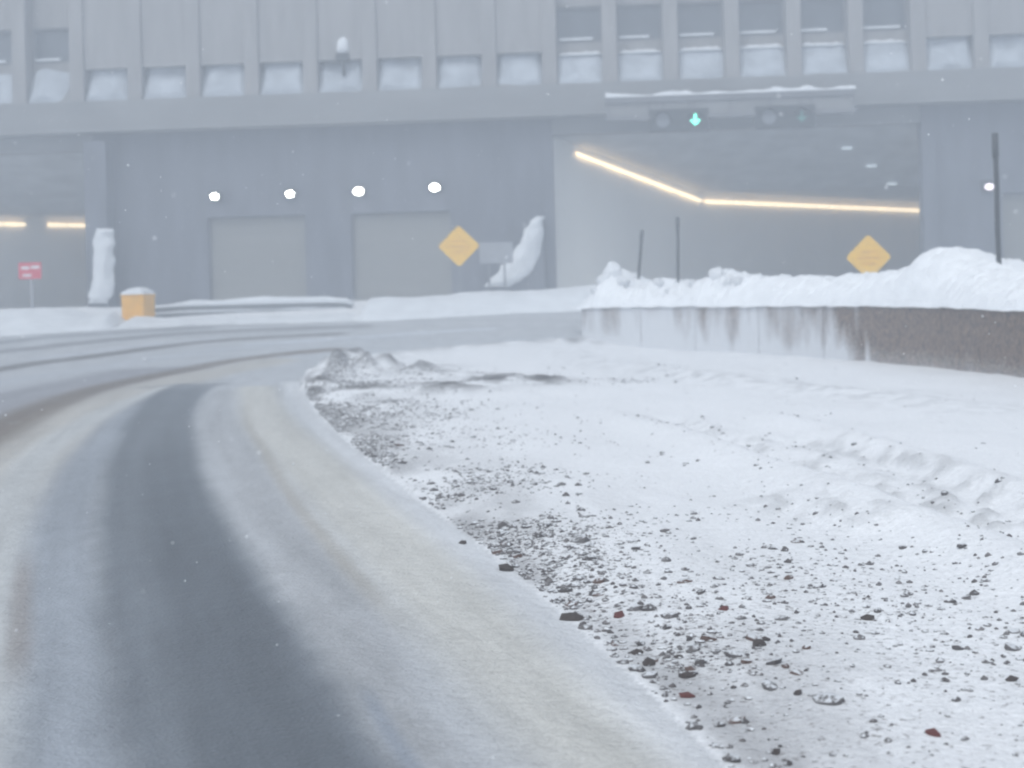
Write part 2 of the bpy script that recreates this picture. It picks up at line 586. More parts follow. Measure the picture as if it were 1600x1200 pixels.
RIDGES = [
    (metre([(940, 650), (1080, 700), (1240, 765), (1400, 830), (1600, 905), (1800, 990)]), 0.30, 0.075, 0.0),
    (metre([(1040, 655), (1130, 690), (1250, 735), (1380, 780), (1600, 850), (1780, 900)]), 0.22, -0.07, 0.10),
    (metre([(1180, 655), (1300, 690), (1450, 740), (1600, 790), (1780, 850)]), 0.25, 0.06, 0.0),
    (metre([(1200, 690), (1330, 715), (1450, 755), (1600, 810), (1780, 870)]), 0.2, -0.05, 0.09),
    (metre([(1200, 790), (1270, 815), (1330, 835), (1390, 850)]), 0.16, 0.02, 0.10),
    (metre([(860, 545), (1000, 580), (1150, 600), (1350, 620), (1600, 660)]), 0.5, 0.04, 0.03),
    (metre([(600, 585), (740, 592), (860, 600), (960, 602)]), 0.5, 0.03, 0.12),
]
HEAPS = [(545, 585, 0.8, 0.38), (490, 612, 0.55, 0.16), (640, 582, 0.8, 0.12), (560, 618, 0.6, 0.06), (700, 612, 0.7, 0.06), (770, 600, 0.7, 0.04), (850, 602, 0.5, 0.03), (595, 640, 0.5, 0.04), (560, 690, 0.25, 0.03),
         (640, 775, 0.22, 0.05), (600, 735, 0.22, 0.04)]
SN = lin(214, 216, 219)
STROKES = [  # line, half width m, softness, colour, roughness, opacity, height
    (metre([(-220, 600), (0, 562), (200, 538), (420, 522), (700, 512), (930, 503)]), 3.2, 1.2, lin(182, 184, 187), 0.75, 0.8, 0.0),
    (metre([(-220, 700), (0, 640), (120, 605), (240, 580)]), 1.3, 0.5, lin(146, 147, 153), 0.7, 0.9, 0.0),
    (metre([(-220, 660), (-40, 606), (120, 580), (300, 553), (460, 536), (620, 528)]), 0.5, 0.25, lin(182, 186, 192), 0.8, 0.8, 0.02),
    (metre([(-220, 610), (0, 577), (150, 556), (300, 536), (420, 527), (520, 522)]), 0.42, 0.25, lin(98, 94, 92), 0.8, 0.88, 0.0),
    (metre([(-220, 575), (-50, 555), (100, 539), (250, 524), (420, 515), (560, 510)]), 0.5, 0.3, lin(108, 108, 112), 0.8, 0.75, 0.0),
    (metre([(-150, 560), (20, 533), (150, 522), (320, 512)]), 0.35, 0.25, lin(108, 112, 118), 0.8, 0.75, 0.0),
    (metre([(60, 560), (200, 543), (330, 530)]), 0.35, 0.25, lin(192, 196, 203), 0.8, 0.6, 0.0),
    (metre([(400, 538), (520, 530), (650, 521), (760, 514)]), 0.35, 0.2, lin(205, 210, 218), 0.8, 0.8, 0.02),
    # left beige shoulder band and its brown outer edge
    (metre([(-200, 860), (-60, 770), (40, 705), (120, 655), (220, 612), (320, 585), (420, 565)]), 0.72, 0.3, lin(184, 181, 175), 0.85, 0.95, 0.02),
    (metre([(-200, 770), (-60, 700), (40, 650), (130, 614), (220, 592), (330, 570), (430, 555), (520, 546)]), 0.42, 0.28, lin(116, 105, 95), 0.8, 0.92, 0.0),
    # pale left track edge, thin grey film left of the bare lane
    (metre([(-90, 1500), (-40, 1200), (-30, 1050), (-20, 900), (20, 780), (80, 700), (180, 640), (280, 602)]), 0.22, 0.16, lin(192, 194, 194), 0.85, 0.95, 0.015),
    (metre([(110, 1500), (110, 1200), (105, 1000), (95, 880), (110, 780), (150, 700), (215, 640), (300, 602)]), 0.2, 0.12, lin(152, 158, 166), 0.65, 0.9, 0.0),
    (metre([(22, 1110), (30, 1000), (34, 920), (42, 850)]), 0.05, 0.045, lin(130, 115, 106), 0.85, 0.45, 0.0),
    # right: pale film, sand, snow lip
    (metre([(900, 1500), (610, 1140), (545, 1000), (455, 860), (385, 740), (345, 660), (350, 610)]), 0.2, 0.15, lin(172, 174, 177), 0.7, 0.95, 0.005),
    (metre([(1370, 1500), (1010, 1210), (850, 1060), (710, 935), (580, 815), (475, 715), (415, 650), (400, 605)]), 0.33, 0.18, lin(199, 198, 193), 0.88, 0.95, 0.015),
    (metre([(660, 1030), (590, 940), (520, 860), (450, 770), (410, 700), (385, 650), (400, 600)]), 0.05, 0.05, lin(170, 163, 150), 0.85, 0.45, 0.0),
    (metre([(1570, 1500), (1170, 1220), (960, 1045), (800, 905), (650, 785), (545, 695), (480, 630), (455, 598)]), 0.19, 0.13, SN, 0.9, 0.95, 0.03),
    # bare asphalt lane
    (metre([(560, 1500), (400, 1200), (322, 1000), (278, 900), (250, 800), (240, 710), (255, 645), (290, 610), (335, 594)]), 0.44, 0.12, lin(112, 118, 125), 0.5, 0.97, -0.01),
    (metre([(620, 1500), (440, 1200), (355, 1000), (305, 880), (275, 790), (262, 720), (272, 660)]), 0.24, 0.13, lin(90, 96, 103), 0.45, 0.7, 0.0),
    (metre([(690, 1260), (610, 1150), (560, 1060)]), 0.03, 0.03, lin(140, 148, 160), 0.6, 0.7, 0.0),
    (metre([(240, 606), (300, 602), (345, 600)]), 0.25, 0.15, lin(120, 124, 130), 0.5, 0.7, 0.0),
]

LANE = [i for i, q in enumerate(STROKES) if abs(q[1] - 0.44) < 1e-6][0]
GZ, GC, GROAD, GGRIT = ground_shape(GX, GY)
idx = np.arange(NA * NR).reshape(NR, NA)
quads = np.stack([idx[:-1, :-1], idx[:-1, 1:], idx[1:, 1:], idx[1:, :-1]], -1).reshape(-1, 4)
qroad = GROAD.ravel()[quads].mean(1) > 0.5
GV = np.stack([GX, GY, GZ], -1).reshape(-1, 3)
GCf = GC.reshape(-1, 4)


def ground_part(name, q):
    used, inv = np.unique(q, return_inverse=True)
    o = np_mesh(name, GV[used], inv.reshape(-1, 4), M['ground'])
    a = o.data.color_attributes.new('col', 'FLOAT_COLOR', 'POINT')
    a.data.foreach_set('color', np.ascontiguousarray(np.clip(GCf[used], 0, 1), np.float32).ravel())
    a = o.data.attributes.new('grit', 'FLOAT', 'POINT')
    a.data.foreach_set('value', np.ascontiguousarray(GGRIT.ravel()[used], np.float32))
    o['kind'] = 'structure'
    return o


road = ground_part('road', quads[qroad])
verge = ground_part('snow_ground', quads[~qroad])
out_ground = mesh_obj('ground', [(-170, -90, -0.4), (170, -90, -0.4), (170, 170, -0.4), (-170, 170, -0.4)], [(0, 1, 2, 3)], M['snow_far'])
out_ground['kind'] = 'structure'


def zg(x, y):
    """ground height from the grid"""
    r = math.hypot(x, y); a = math.atan2(x, y)
    j = np.clip((a - ang[0]) / (ang[1] - ang[0]), 0, NA - 1.001)
    i = np.clip(math.log(r / 2.0) / math.log(66.0 / 2.0) * (NR - 1), 0, NR - 1.001)
    i0, j0 = int(i), int(j); fi, fj = i - i0, j - j0
    return float((GZ[i0, j0] * (1 - fj) + GZ[i0, j0 + 1] * fj) * (1 - fi) + (GZ[i0 + 1, j0] * (1 - fj) + GZ[i0 + 1, j0 + 1] * fj) * fi)


# ------------------------------------------------------------------ the portal building
YAW = math.atan(-0.07)
D0 = 56.0
ca, sa = math.cos(YAW), math.sin(YAW)
building = empty('tunnel_portal_building', (0, D0, 0), YAW)
tag(building, 'wide grey concrete tunnel portal building with vertical fins and snowy sills', 'building')


def loc(px, py, d=0.0):
    """pixel to building coordinates (s, z) on the plane d metres behind the facade"""
    r = ray(px, py)
    n = np.array([-sa, ca])
    t = (D0 * ca + d) / (r[0] * n[0] + r[1] * n[1])
    p = np.array([r[0] * t, r[1] * t - D0])
    return p[0] * ca + p[1] * sa, EYE + r[2] * t


def fbox(name, s0, s1, d0, d1, z0, z1, m, parent=building, bevel=0.0):
    return box(name, s0, s1, d0, d1, z0, z1, M[m], parent, bevel)


ZTOP = 17.5
SB = 0.5                                       # building base (below the snow)
z_beam_lo = np.mean([loc(60, 212, -0.6)[1], loc(800, 183, -0.6)[1], loc(1500, 158, -0.6)[1]])
z_beam_hi = np.mean([loc(80, 166, -0.3)[1], loc(800, 133, -0.3)[1], loc(1480, 108, -0.3)[1]])
z_sill = np.mean([loc(80, 116, 0.2)[1], loc(810, 88, 0.2)[1], loc(1480, 57, 0.2)[1]])
S0, S1 = -60.0, 34.0
# bay spacing fitted to the sill edges
LX = [48, 135, 228, 318, 408, 500, 593, 685, 778, 870, 964, 1059, 1155, 1250, 1348, 1443, 1539]
ls = np.array([loc(x, 140 - x * 0.04)[0] for x in LX])
pitch, s_first = np.polyfit(np.arange(len(LX)), ls, 1)
sill_w = pitch * 0.76
NB0, NB1 = -4, 19

# upper storey: fins, wall panels, windows, sills
for k in range(NB0, NB1 + 1):
    s0 = s_first + k * pitch
    f0, f1 = s0 - (pitch - sill_w), s0
    bm = bmesh.new()
    v = add_box(bm, f0, f1, -0.42, 0.35, z_beam_hi, ZTOP)
    for q in v:
        if q.co.z < z_beam_hi + 0.1 and q.co.y < 0:
            q.co.y = -0.50
    bm_obj('fin', bm, M['fin'], building, bevel=0.03)
    has_win = 9 <= k <= 14 or k in (0, -1)
    if has_win:
        zw0 = loc(905, 66, 0.3)[1] - 0.02
        zw1 = loc(905, 10, 0.3)[1]
        fbox('wall_panel', s0, s0 + sill_w, 0.3, 0.6, zw1, ZTOP, 'upper')
        fbox('wall_panel', s0, s0 + sill_w, 0.3, 0.6, z_beam_hi, zw0, 'upper')
        w = fbox('window', s0 + 0.05, s0 + sill_w - 0.05, 0.52, 0.58, zw0, zw1, 'glass')
        for zz in (zw0, zw1 - 0.09):
            fbox('window_frame', s0, s0 + sill_w, 0.36, 0.55, zz, zz + 0.09, 'frame', w)
        for ss in (s0, s0 + sill_w - 0.07):
            fbox('window_frame', ss, ss + 0.07, 0.38, 0.54, zw0 + 0.09, zw1 - 0.09, 'frame', w)
        fbox('window_ledge_snow', s0 + 0.1, s0 + sill_w * (0.6 + 0.3 * random.random()), 0.22, 0.42, zw0 + 0.09, zw0 + 0.19, 'snow_far', w, 0.03)
    else:
        fbox('wall_panel', s0, s0 + sill_w, 0.3, 0.6, z_beam_hi, z_sill, 'upper')
        fbox('wall_panel', s0 + 0.004, s0 + sill_w - 0.004, -0.34, 0.6, z_sill + 0.003, ZTOP, 'fin')
    # sloping sill with wind-packed snow
    zt = z_sill
    V = [(s0, -0.38, z_beam_hi), (s0 + sill_w, -0.38, z_beam_hi), (s0 + sill_w, 0.3, z_beam_hi), (s0, 0.3, z_beam_hi),
         (s0, 0.22, zt - 0.1), (s0 + sill_w, 0.22, zt - 0.1), (s0 + sill_w, 0.3, zt - 0.1), (s0, 0.3, zt - 0.1)]
    sill = mesh_obj('sill', V, [(0, 3, 2, 1), (0, 1, 5, 4), (4, 5, 6, 7), (0, 4, 7, 3), (1, 2, 6, 5)], M['beam'], building)
    n, m_ = 22, 16
    U, W = np.meshgrid(np.linspace(0, 1, n), np.linspace(0, 1, m_), indexing='ij')
    ss = s0 + 0.02 + U * (sill_w - 0.04)
    th = 0.09 + 0.10 * (fbm(U * 2.6 + k * 7.3, W * 2.2 + k, 61, 3) + 0.15)
    if k < 9 or k > 14:
        th = th + 0.14 * W + 0.16 * fbm(U * 1.6 + k * 3.1, W * 1.6, 71, 2)
    if k == 0:
        th = 0.12 * W + 0.3 * np.clip(1 - np.abs(U - 0.35) * 2 - (1 - W) * 0.1, -0.4, 1)
    if k == 5:
        th = th + 0.25 * np.clip(np.abs(U - 0.45) * 2 - W + 0.1, -0.6, 0.2)
    edgef = np.minimum(np.minimum(U, 1 - U) * 9, np.minimum(W * 7 + 0.02, 1))
    th = th * np.clip(edgef, 0, 1) - 0.02
    dd = -0.38 + W * 0.6 - th * 0.75
    zz = z_beam_hi + W * (zt - 0.1 - z_beam_hi) + th * 0.55 + 0.03 * W
    V = np.stack([ss, dd, zz], -1)
    grid_obj('sill_snow', V, M['sill_snow'], sill)
    if 9 <= k <= 15:
        n = 16
        prof = [(0.30, 0.0), (0.02, -0.02), (-0.02, 0.05), (0.06, 0.12), (0.2, 0.15), (0.30, 0.15)]
        V = np.zeros((n, len(prof), 3))
        for i in range(n):
            u = i / (n - 1)
            e = min(1, min(u, 1 - u) * 8 + 0.25) * (0.8 + 0.5 * random.random())
            for j, (d, z) in enumerate(prof):
                V[i, j] = (s0 + 0.05 + u * (sill_w - 0.1), d, zt - 0.12 + z * e * (1.0 if k < 15 else 0.5))
        grid_obj('sill_snow', V, M['snow_far'], sill)

fbox('beam', S0, S1, -0.6, 0.7, z_beam_lo, z_beam_hi - 0.003, 'beam', bevel=0.04)
fbox('beam_lip', S0, S1, -0.68, -0.602, z_beam_lo + 0.02, z_beam_lo + 0.22, 'beam')

# lower storey with openings
WD0, WD1 = 0.15, 0.75
sx = lambda x, y=400: loc(x, y, WD0)[0]
pL1 = sx(150, 420)                        # right jamb of the far-left bore
g1a, g1b = sx(326, 400), sx(478, 400)
g2a, g2b = sx(550, 400), sx(706, 400)
pR0, pR1 = sx(866, 330), sx(1441, 300)
g3a, g3b = sx(1566, 350), sx(1720, 350)
zdoor = np.mean([loc(400, 339, WD0)[1], loc(625, 330, WD0)[1]])
z_port = np.mean([loc(900, 205, WD0)[1], loc(1420, 197, WD0)[1]])
pW = pR1 - pR0
pL0 = pL1 - pW
zl = z_beam_lo - 0.003
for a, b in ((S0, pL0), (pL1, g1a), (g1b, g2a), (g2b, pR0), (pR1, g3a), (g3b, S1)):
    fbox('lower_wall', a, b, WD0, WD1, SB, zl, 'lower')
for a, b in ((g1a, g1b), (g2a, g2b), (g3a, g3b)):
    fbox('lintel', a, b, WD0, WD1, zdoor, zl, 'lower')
    door = fbox('garage_door', a + 0.02, b - 0.02, WD0 + 0.30, WD0 + 0.36, SB, zdoor - 0.02, 'door')
    nP = 6
    hp = (zdoor - 0.02 - 1.2) / nP
    for i in range(nP):
        fbox('door_panel', a + 0.06, b - 0.06, WD0 + 0.26, WD0 + 0.298, 1.2 + i * hp + 0.006, 1.2 + (i + 1) * hp - 0.006, 'door', door, 0.005)
    for e in ((a + 0.003, a + 0.055), (b - 0.055, b - 0.003)):
        fbox('door_frame', e[0], e[1], WD0 + 0.12, WD0 + 0.255, SB, zdoor - 0.003, 'frame', door)
for a, b in ((pL0, pL1), (pR0, pR1)):
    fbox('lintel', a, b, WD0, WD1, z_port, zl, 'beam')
# jamb trims beside the right bore
fbox('jamb', pR0 - 0.42, pR0 - 0.003, WD0 - 0.12, WD0 - 0.003, SB, z_port + 0.5, 'lower')
fbox('jamb', pR1 + 0.003, pR1 + 0.55, WD0 - 0.16, WD0 - 0.003, SB, zl, 'lower')
# body of the building
fbox('roof', S0 - 0.4, S1 + 0.4, -0.42, 45.0, ZTOP + 0.003, ZTOP + 0.5, 'beam')
fbox('back_wall', S0, S1, 44.4, 45.0, -0.3, ZTOP, 'lower')
fbox('side_wall', S0 - 0.4, S0 - 0.003, -0.3, 45.0, -0.3, ZTOP, 'lower')
fbox('side_wall', S1 + 0.003, S1 + 0.4, -0.3, 45.0, -0.3, ZTOP, 'lower')

# the two bores: skewed walls, flared ceiling, light tubes
kink_s, _ = loc(1095, 315, 7.2)
WDIR = np.array([kink_s - pR0, 7.2 - WD1]); WDIR = WDIR / np.linalg.norm(WDIR)
L1 = math.hypot(kink_s - pR0, 7.2 - WD1)
LT = 34.0
z_strip0 = loc(908, 240, 1.6)[1]
z_strip1 = loc(1095, 315, 7.2)[1]
ZC1 = z_strip1 + 0.42
FLOOR = float(ramp(56.0)) - 0.02


def to_world(s, d, z):
    return Vector((s * ca - d * sa, D0 + s * sa + d * ca, z))


def bore(sl, sr, ceil_lamps):
    wl = lambda t: (sl + WDIR[0] * t, WD1 + WDIR[1] * t)
    wr = lambda t: (sr + WDIR[0] * t, WD1 + WDIR[1] * t)
    t_k = L1
    zc0 = z_port + 0.02
    a0, a1, a2 = wl(0), wl(t_k), wl(LT)
    b0, b1, b2 = wr(0), wr(t_k), wr(LT)

    def q(name, pts, m):
        c = np.mean(np.array(pts), 0)
        mesh_obj(name, pts, [(0, 1, 2, 3)], M[m], building)
    q('tunnel_wall', [(*a0, SB), (*a1, SB), (*a1, ZC1), (*a0, zc0)], 'tunnel')
    q('tunnel_wall', [(*a1, SB), (*a2, SB), (*a2, ZC1), (*a1, ZC1)], 'tunnel')
    q('tunnel_wall', [(*b0, SB), (*b1, SB), (*b1, ZC1), (*b0, zc0)], 'tunnel')
    q('tunnel_wall', [(*b1, SB), (*b2, SB), (*b2, ZC1), (*b1, ZC1)], 'tunnel')
    q('tunnel_ceiling', [(*a0, zc0), (*a1, ZC1), (*b1, ZC1), (*b0, zc0)], 'ceiling')
    q('tunnel_ceiling', [(*a1, ZC1), (*a2, ZC1), (*b2, ZC1), (*b1, ZC1)], 'ceiling')
    q('tunnel_end', [(*a2, SB), (*b2, SB), (*b2, ZC1), (*a2, ZC1)], 'tunnel')
    q('tunnel_floor', [(*a0, FLOOR), (*b0, FLOOR), (*b2, FLOOR), (*a2, FLOOR)], 'lower')

    def tubes(wf, off, t0, t1, z0, z1, n, gap):
        nx, ny = -WDIR[1] * off, WDIR[0] * off
        for i in range(n):
            ta = t0 + (t1 - t0) * (i + gap) / n; tb = t0 + (t1 - t0) * (i + 1 - gap) / n
            za = z0 + (z1 - z0) * (i + gap) / n; zb = z0 + (z1 - z0) * (i + 1 - gap) / n
            pa, pb = wf(ta), wf(tb)
            wm = to_world((pa[0] + pb[0]) / 2, (pa[1] + pb[1]) / 2, za)
            if 40 < PX + F * wm.x / wm.y < 80:
                continue
            ux, uy = nx * 0.6, ny * 0.6  # added glowing strip, hidden from below by the tube, for the ceiling glow
            mesh_obj('added_glow_strip', [(pa[0] + nx * 0.1, pa[1] + ny * 0.1, za + 0.05), (pb[0] + nx * 0.1, pb[1] + ny * 0.1, zb + 0.05), (pb[0] + ux, pb[1] + uy, zb + 0.05), (pa[0] + ux, pa[1] + uy, za + 0.05),
                                 (pa[0] + nx * 0.1, pa[1] + ny * 0.1, za + 0.04), (pb[0] + nx * 0.1, pb[1] + ny * 0.1, zb + 0.04), (pb[0] + ux, pb[1] + uy, zb + 0.04), (pa[0] + ux, pa[1] + uy, za + 0.04)],
                     [(0, 1, 2, 3), (7, 6, 5, 4), (0, 4, 5, 1), (1, 5, 6, 2), (2, 6, 7, 3), (3, 7, 4, 0)], M['added_glow_strip'], building)
            tube_mesh('light_tube', [(pa[0] + nx, pa[1] + ny, za), (pb[0] + nx, pb[1] + ny, zb)], [0.06, 0.06], M['tube'], building, 8)
    ts = (1.6 - WD1) / WDIR[1]
    tubes(wl, -0.14, ts, t_k - 0.05, z_strip0, z_strip1, 5, 0.035)
    tubes(wl, -0.14, t_k + 0.15, LT - 2, z_strip1, z_strip1, 22, 0.045)
    tubes(wr, 0.14, ts, t_k, z_strip0, z_strip1, 5, 0.035)
    tubes(wr, 0.14, t_k + 0.15, 22, z_strip1, z_strip1, 8, 0.015)
    # luminaires on the flared ceiling
    for px, py in ceil_lamps:
        lo_, hi_ = 0.8, 12.0
        for _ in range(40):
            mid = (lo_ + hi_) / 2
            s, z = loc(px, py, mid)
            tt = (mid - WD1) / WDIR[1]
            zc = zc0 + (ZC1 - zc0) * min(1, tt / t_k)
            if z < zc:
                lo_ = mid
            else:
                hi_ = mid
        s, z = loc(px, py, lo_)
        fbox('ceiling_lamp', s - 0.2, s + 0.2, lo_ - 0.35, lo_ - 0.05, z - 0.10, z - 0.02, 'ceil_lamp', bevel=0.02)


bore(pR0, pR1, [(1322, 230), (1360, 258), (1392, 286)])
bore(pL0, pL1, [])

# snow-plastered pillar beside the left bore
ps0, ps1 = sx(143), sx(183)
pz1 = loc(160, 345, -0.5)[1]
fbox('pillar', ps0 + 0.1, ps1 - 0.05, -0.75, WD0 - 0.003, SB, pz1 + 3.2, 'lower', bevel=0.04)


def crust(name, outline, d_of, thick, parent=building, m='snow_far', seed=0):
    """snow plastered on a face: rows of (px_left, px_right, py) in the facade, with depth per row"""
    rows = smooth_line([np.array(o, float) for o in outline], 5)
    n = 13
    V = np.zeros((len(rows), n, 3))
    for i, (xa, xb, py) in enumerate(rows):
        d = d_of(i / (len(rows) - 1))
        sa_, za = loc(xa, py, d); sb_, zb = loc(xb, py, d)
        e = min(1.0, min(i, len(rows) - 1 - i) / 3)
        for j in range(n):
            u = j / (n - 1)
            prof = math.sin(math.pi * u) ** 0.6 * (0.25 + 0.75 * e)
            jit = 0.12 * (1.6 if abs(u - 0.5) > 0.4 else 0.6) * float(fbm(np.array(i * 0.35), np.array(j * 0.4 + seed), 90 + seed, 3))
            V[i, j] = (sa_ + (sb_ - sa_) * u + jit, d - (thick + jit * 1.5) * prof, za + (zb - za) * u)
    return grid_obj(name, V, M[m], parent)


crust('pillar_snow', [(151, 175, 357), (149, 176, 368), (147, 178, 385), (146, 178, 410), (145, 177, 435), (142, 174, 458), (137, 170, 474)],
      lambda t: -0.76, 0.28, seed=3)
# curved wing wall left of the right bore, snow packed on its sloping top
wing = [(838, 852, 338), (826, 850, 350), (817, 849, 364), (808, 846, 384), (795, 841, 404), (778, 831, 424), (764, 816, 438), (760, 796, 448)]
ws = [(loc(a, y, WD0 - 0.6)[0], loc(b, y, WD0 - 0.6)[0], loc(a, y, WD0 - 0.6)[1]) for a, b, y in wing]
V, Fc = [], []
for i, (a, b, z) in enumerate(ws):
    V += [(a + 0.12, -0.45, z - 0.12), (pR0 - 0.43, -0.45, z - 0.12), (pR0 - 0.43, WD0 - 0.004, z - 0.12), (a + 0.12, WD0 - 0.004, z - 0.12)]
V += [(ws[-1][0] + 0.12, -0.45, SB), (pR0 - 0.43, -0.45, SB), (pR0 - 0.43, WD0 - 0.004, SB), (ws[-1][0] + 0.12, WD0 - 0.004, SB)]
for i in range(len(ws)):
    for j in range(4):
        Fc.append((i * 4 + j, i * 4 + (j + 1) % 4, i * 4 + 4 + (j + 1) % 4, i * 4 + 4 + j))
Fc.append((3, 2, 1, 0))
wwall = mesh_obj('wing_wall', V, Fc, M['lower'], building)
crust('wing_wall_snow', wing, lambda t: -0.46, 0.30, wwall, seed=5)
print('facade', z_beam_lo, z_beam_hi, z_sill, pitch, zdoor, z_port, 'portal', pW, 'strip', z_strip0, z_strip1, 'dir', WDIR)


# ------------------------------------------------------------------ things fixed to the facade
def to_world(s, d, z):
    return Vector((s * ca - d * sa, D0 + s * sa + d * ca, z))


def wall_lamp(px, py, label, m, r):
    s, z = loc(px, py, -0.1)
    o = empty('wall_lamp', to_world(s, WD0, z), YAW)
    tag(o, label, 'lamp', 'white lamps on the portal facade')
    bm = bmesh.new()
    add_box(bm, -0.26, 0.26, -0.22, 0.0, -0.16, 0.24)
    bm_obj('housing', bm, M['dark'], o, bevel=0.03)
    bm = bmesh.new()
    bmesh.ops.create_uvsphere(bm, u_segments=16, v_segments=10, radius=1.0)
    bmesh.ops.scale(bm, vec=(r * 1.15, 0.12, r * 0.85), verts=bm.verts)
    bmesh.ops.translate(bm, vec=(0, -0.24, 0), verts=bm.verts)
    bm_obj('lens', bm, M[m], o, True)


wall_lamp(335, 307, 'lit white lamp above left half of left garage door, leftmost of four', 'lamp', 0.14)
wall_lamp(453, 303, 'lit white lamp above right half of the left garage door', 'lamp', 0.14)
wall_lamp(560, 299, 'lit white lamp above the left edge of the middle garage door', 'lamp', 0.165)
wall_lamp(679, 293, 'lit white lamp above the right part of middle garage door', 'lamp', 0.165)
wall_lamp(1546, 292, 'faint pinkish lamp beside the tall dark pole at far right', 'lamp_dim', 0.15)

# snow-capped fixture on the sill
s, z = loc(537, 104, -0.25)
o = empty('facade_fixture', to_world(s, -0.25, z - 0.1), YAW)
tag(o, 'small dark fixture with a tall white snow cap on the facade sill', 'fixture')
bm = bmesh.new(); add_box(bm, -0.07, 0.07, -0.07, 0.07, -0.25, 0.35); bm_obj('stem', bm, M['dark'], o, bevel=0.02)
bm = bmesh.new(); add_box(bm, -0.28, 0.26, -0.24, 0.2, 0.3, 0.62); bm_obj('housing', bm, M['dark'], o, bevel=0.06)
bm = bmesh.new()
bmesh.ops.create_uvsphere(bm, u_segments=14, v_segments=10, radius=1.0)
for v in bm.verts:
    w = 0.27 - 0.06 * v.co.z
    v.co = Vector((v.co.x * w + 0.03 * v.co.z, v.co.y * 0.22, 0.92 + math.copysign(abs(v.co.z) ** 0.6, v.co.z) * 0.36))
bm_obj('snow_cap', bm, M['snow_far'], o, True)

# lane-control gantry above the right bore
ga, gz = loc(946, 150, -1.3); gb, gz2 = loc(1336, 135, -1.3)
gz = (gz + gz2) / 2
g = empty('signal_gantry', to_world(ga, -1.3, gz - 0.5), YAW)
tag(g, 'long grey overhead signal gantry with a thin snow line above the right bore', 'gantry')
L = gb - ga
bm = bmesh.new(); add_box(bm, 0, L, -0.12, 0.12, 0.18, 0.42); bm_obj('top_rail', bm, M['frame'], g, bevel=0.015)
bm = bmesh.new(); add_box(bm, 0, L, -0.12, 0.12, -0.5, -0.32); bm_obj('bottom_rail', bm, M['frame'], g, bevel=0.015)
bm = bmesh.new(); add_box(bm, 0.02, L - 0.02, -0.02, 0.02, -0.32, 0.18); bm_obj('back_panel', bm, M['beam'], g)
for i in range(7):
    x = 0.1 + (L - 0.2) * i / 6
    bm = bmesh.new(); add_box(bm, x - 0.04, x + 0.04, -0.09, -0.02, -0.318, 0.178); bm_obj('upright', bm, M['frame'], g)
for x in (0.6, L - 0.6):
    bm = bmesh.new(); add_box(bm, x - 0.08, x + 0.08, 0.122, 0.72, 0.2, 0.36); bm_obj('bracket', bm, M['frame'], g)
n = 60
V = np.zeros((n, 5, 3))
for i in range(n):
    u = i / (n - 1)
    h = max(0.01, 0.12 + 0.16 * float(fbm(np.array(u * 16.0), np.array(0.0), 33, 3)))
    for j, (d, zz) in enumerate([(-0.15, 0.40), (-0.13, 0.42 + h * 0.7), (0, 0.42 + h), (0.12, 0.42 + h * 0.6), (0.13, 0.41)]):
        V[i, j] = (u * L, d, zz)
grid_obj('snow_line', V, M['snow_far'], g)


def signal_head(px_mid, py, lit, m, label):
    s, z = loc(px_mid, py, -1.45)
    o = empty('lane_signal', to_world(s, -1.3, z), YAW)
    tag(o, label, 'traffic signal', 'lane signals over the right bore')
    bm = bmesh.new(); add_box(bm, -1.15, 1.15, -0.12, 0.16, -0.44, 0.44); bm_obj('housing', bm, M['dark'], o, bevel=0.04)
    for sgn in (-1, 1):
        bm = bmesh.new(); add_box(bm, sgn * 0.6 - 0.04, sgn * 0.6 + 0.04, -0.04, 0.04, 0.44, 0.70); bm_obj('hanger', bm, M['frame'], o)
        x = sgn * 0.62
        bm = bmesh.new()
        bmesh.ops.create_cone(bm, cap_ends=True, segments=20, radius1=0.27, radius2=0.27, depth=0.03, matrix=Matrix.Translation((x, -0.14, 0)) @ Matrix.Rotation(math.radians(90), 4, 'X'))
        lens = bm_obj('lens', bm, M['lens_off'] if sgn < 0 else M['dark'], o)
        V, Fc = [], []
        for i in range(13):
            t = math.pi * i / 12
            for rr, yy in ((0.29, -0.12), (0.29, -0.45), (0.31, -0.45), (0.31, -0.12)):
                V.append((x + rr * math.cos(t), yy + (0.14 * (1 - math.sin(t)) if yy < -0.3 else 0), rr * math.sin(t)))
        for i in range(12):
            for j in range(4):
                Fc.append((i * 4 + j, i * 4 + (j + 1) % 4, i * 4 + 4 + (j + 1) % 4, i * 4 + 4 + j))
        mesh_obj('visor', V, Fc, M['dark'], o)
        if sgn > 0:
            y0, y1 = -0.175, -0.157
            out = [(-0.045, 0.2), (0.045, 0.2), (0.045, -0.02), (0.21, -0.02), (0.0, -0.24), (-0.21, -0.02), (-0.045, -0.02)]
            V = [(x + a, y0, b) for a, b in out] + [(x + a, y1, b) for a, b in out]
            nn = len(out)
            Fc = [tuple(range(nn))[::-1], tuple(range(nn, 2 * nn))] + [(i, (i + 1) % nn, nn + (i + 1) % nn, nn + i) for i in range(nn)]
            mesh_obj('arrow', V, Fc, M[m], lens)


signal_head(1061, 187, True, 'green', 'lane signal with a bright green downward arrow over right bore')
signal_head(1227, 182, True, 'green_dim', 'lane signal with a faint green arrow, right one on the gantry')


# ------------------------------------------------------------------ retaining wall and the snow bank above it
wt = smooth_line(wall_top, 12)
wt = np.array(wt)
seglen = np.r_[0, np.cumsum(np.linalg.norm(np.diff(wt[:, :2], axis=0), axis=1))]
WL = seglen[-1]


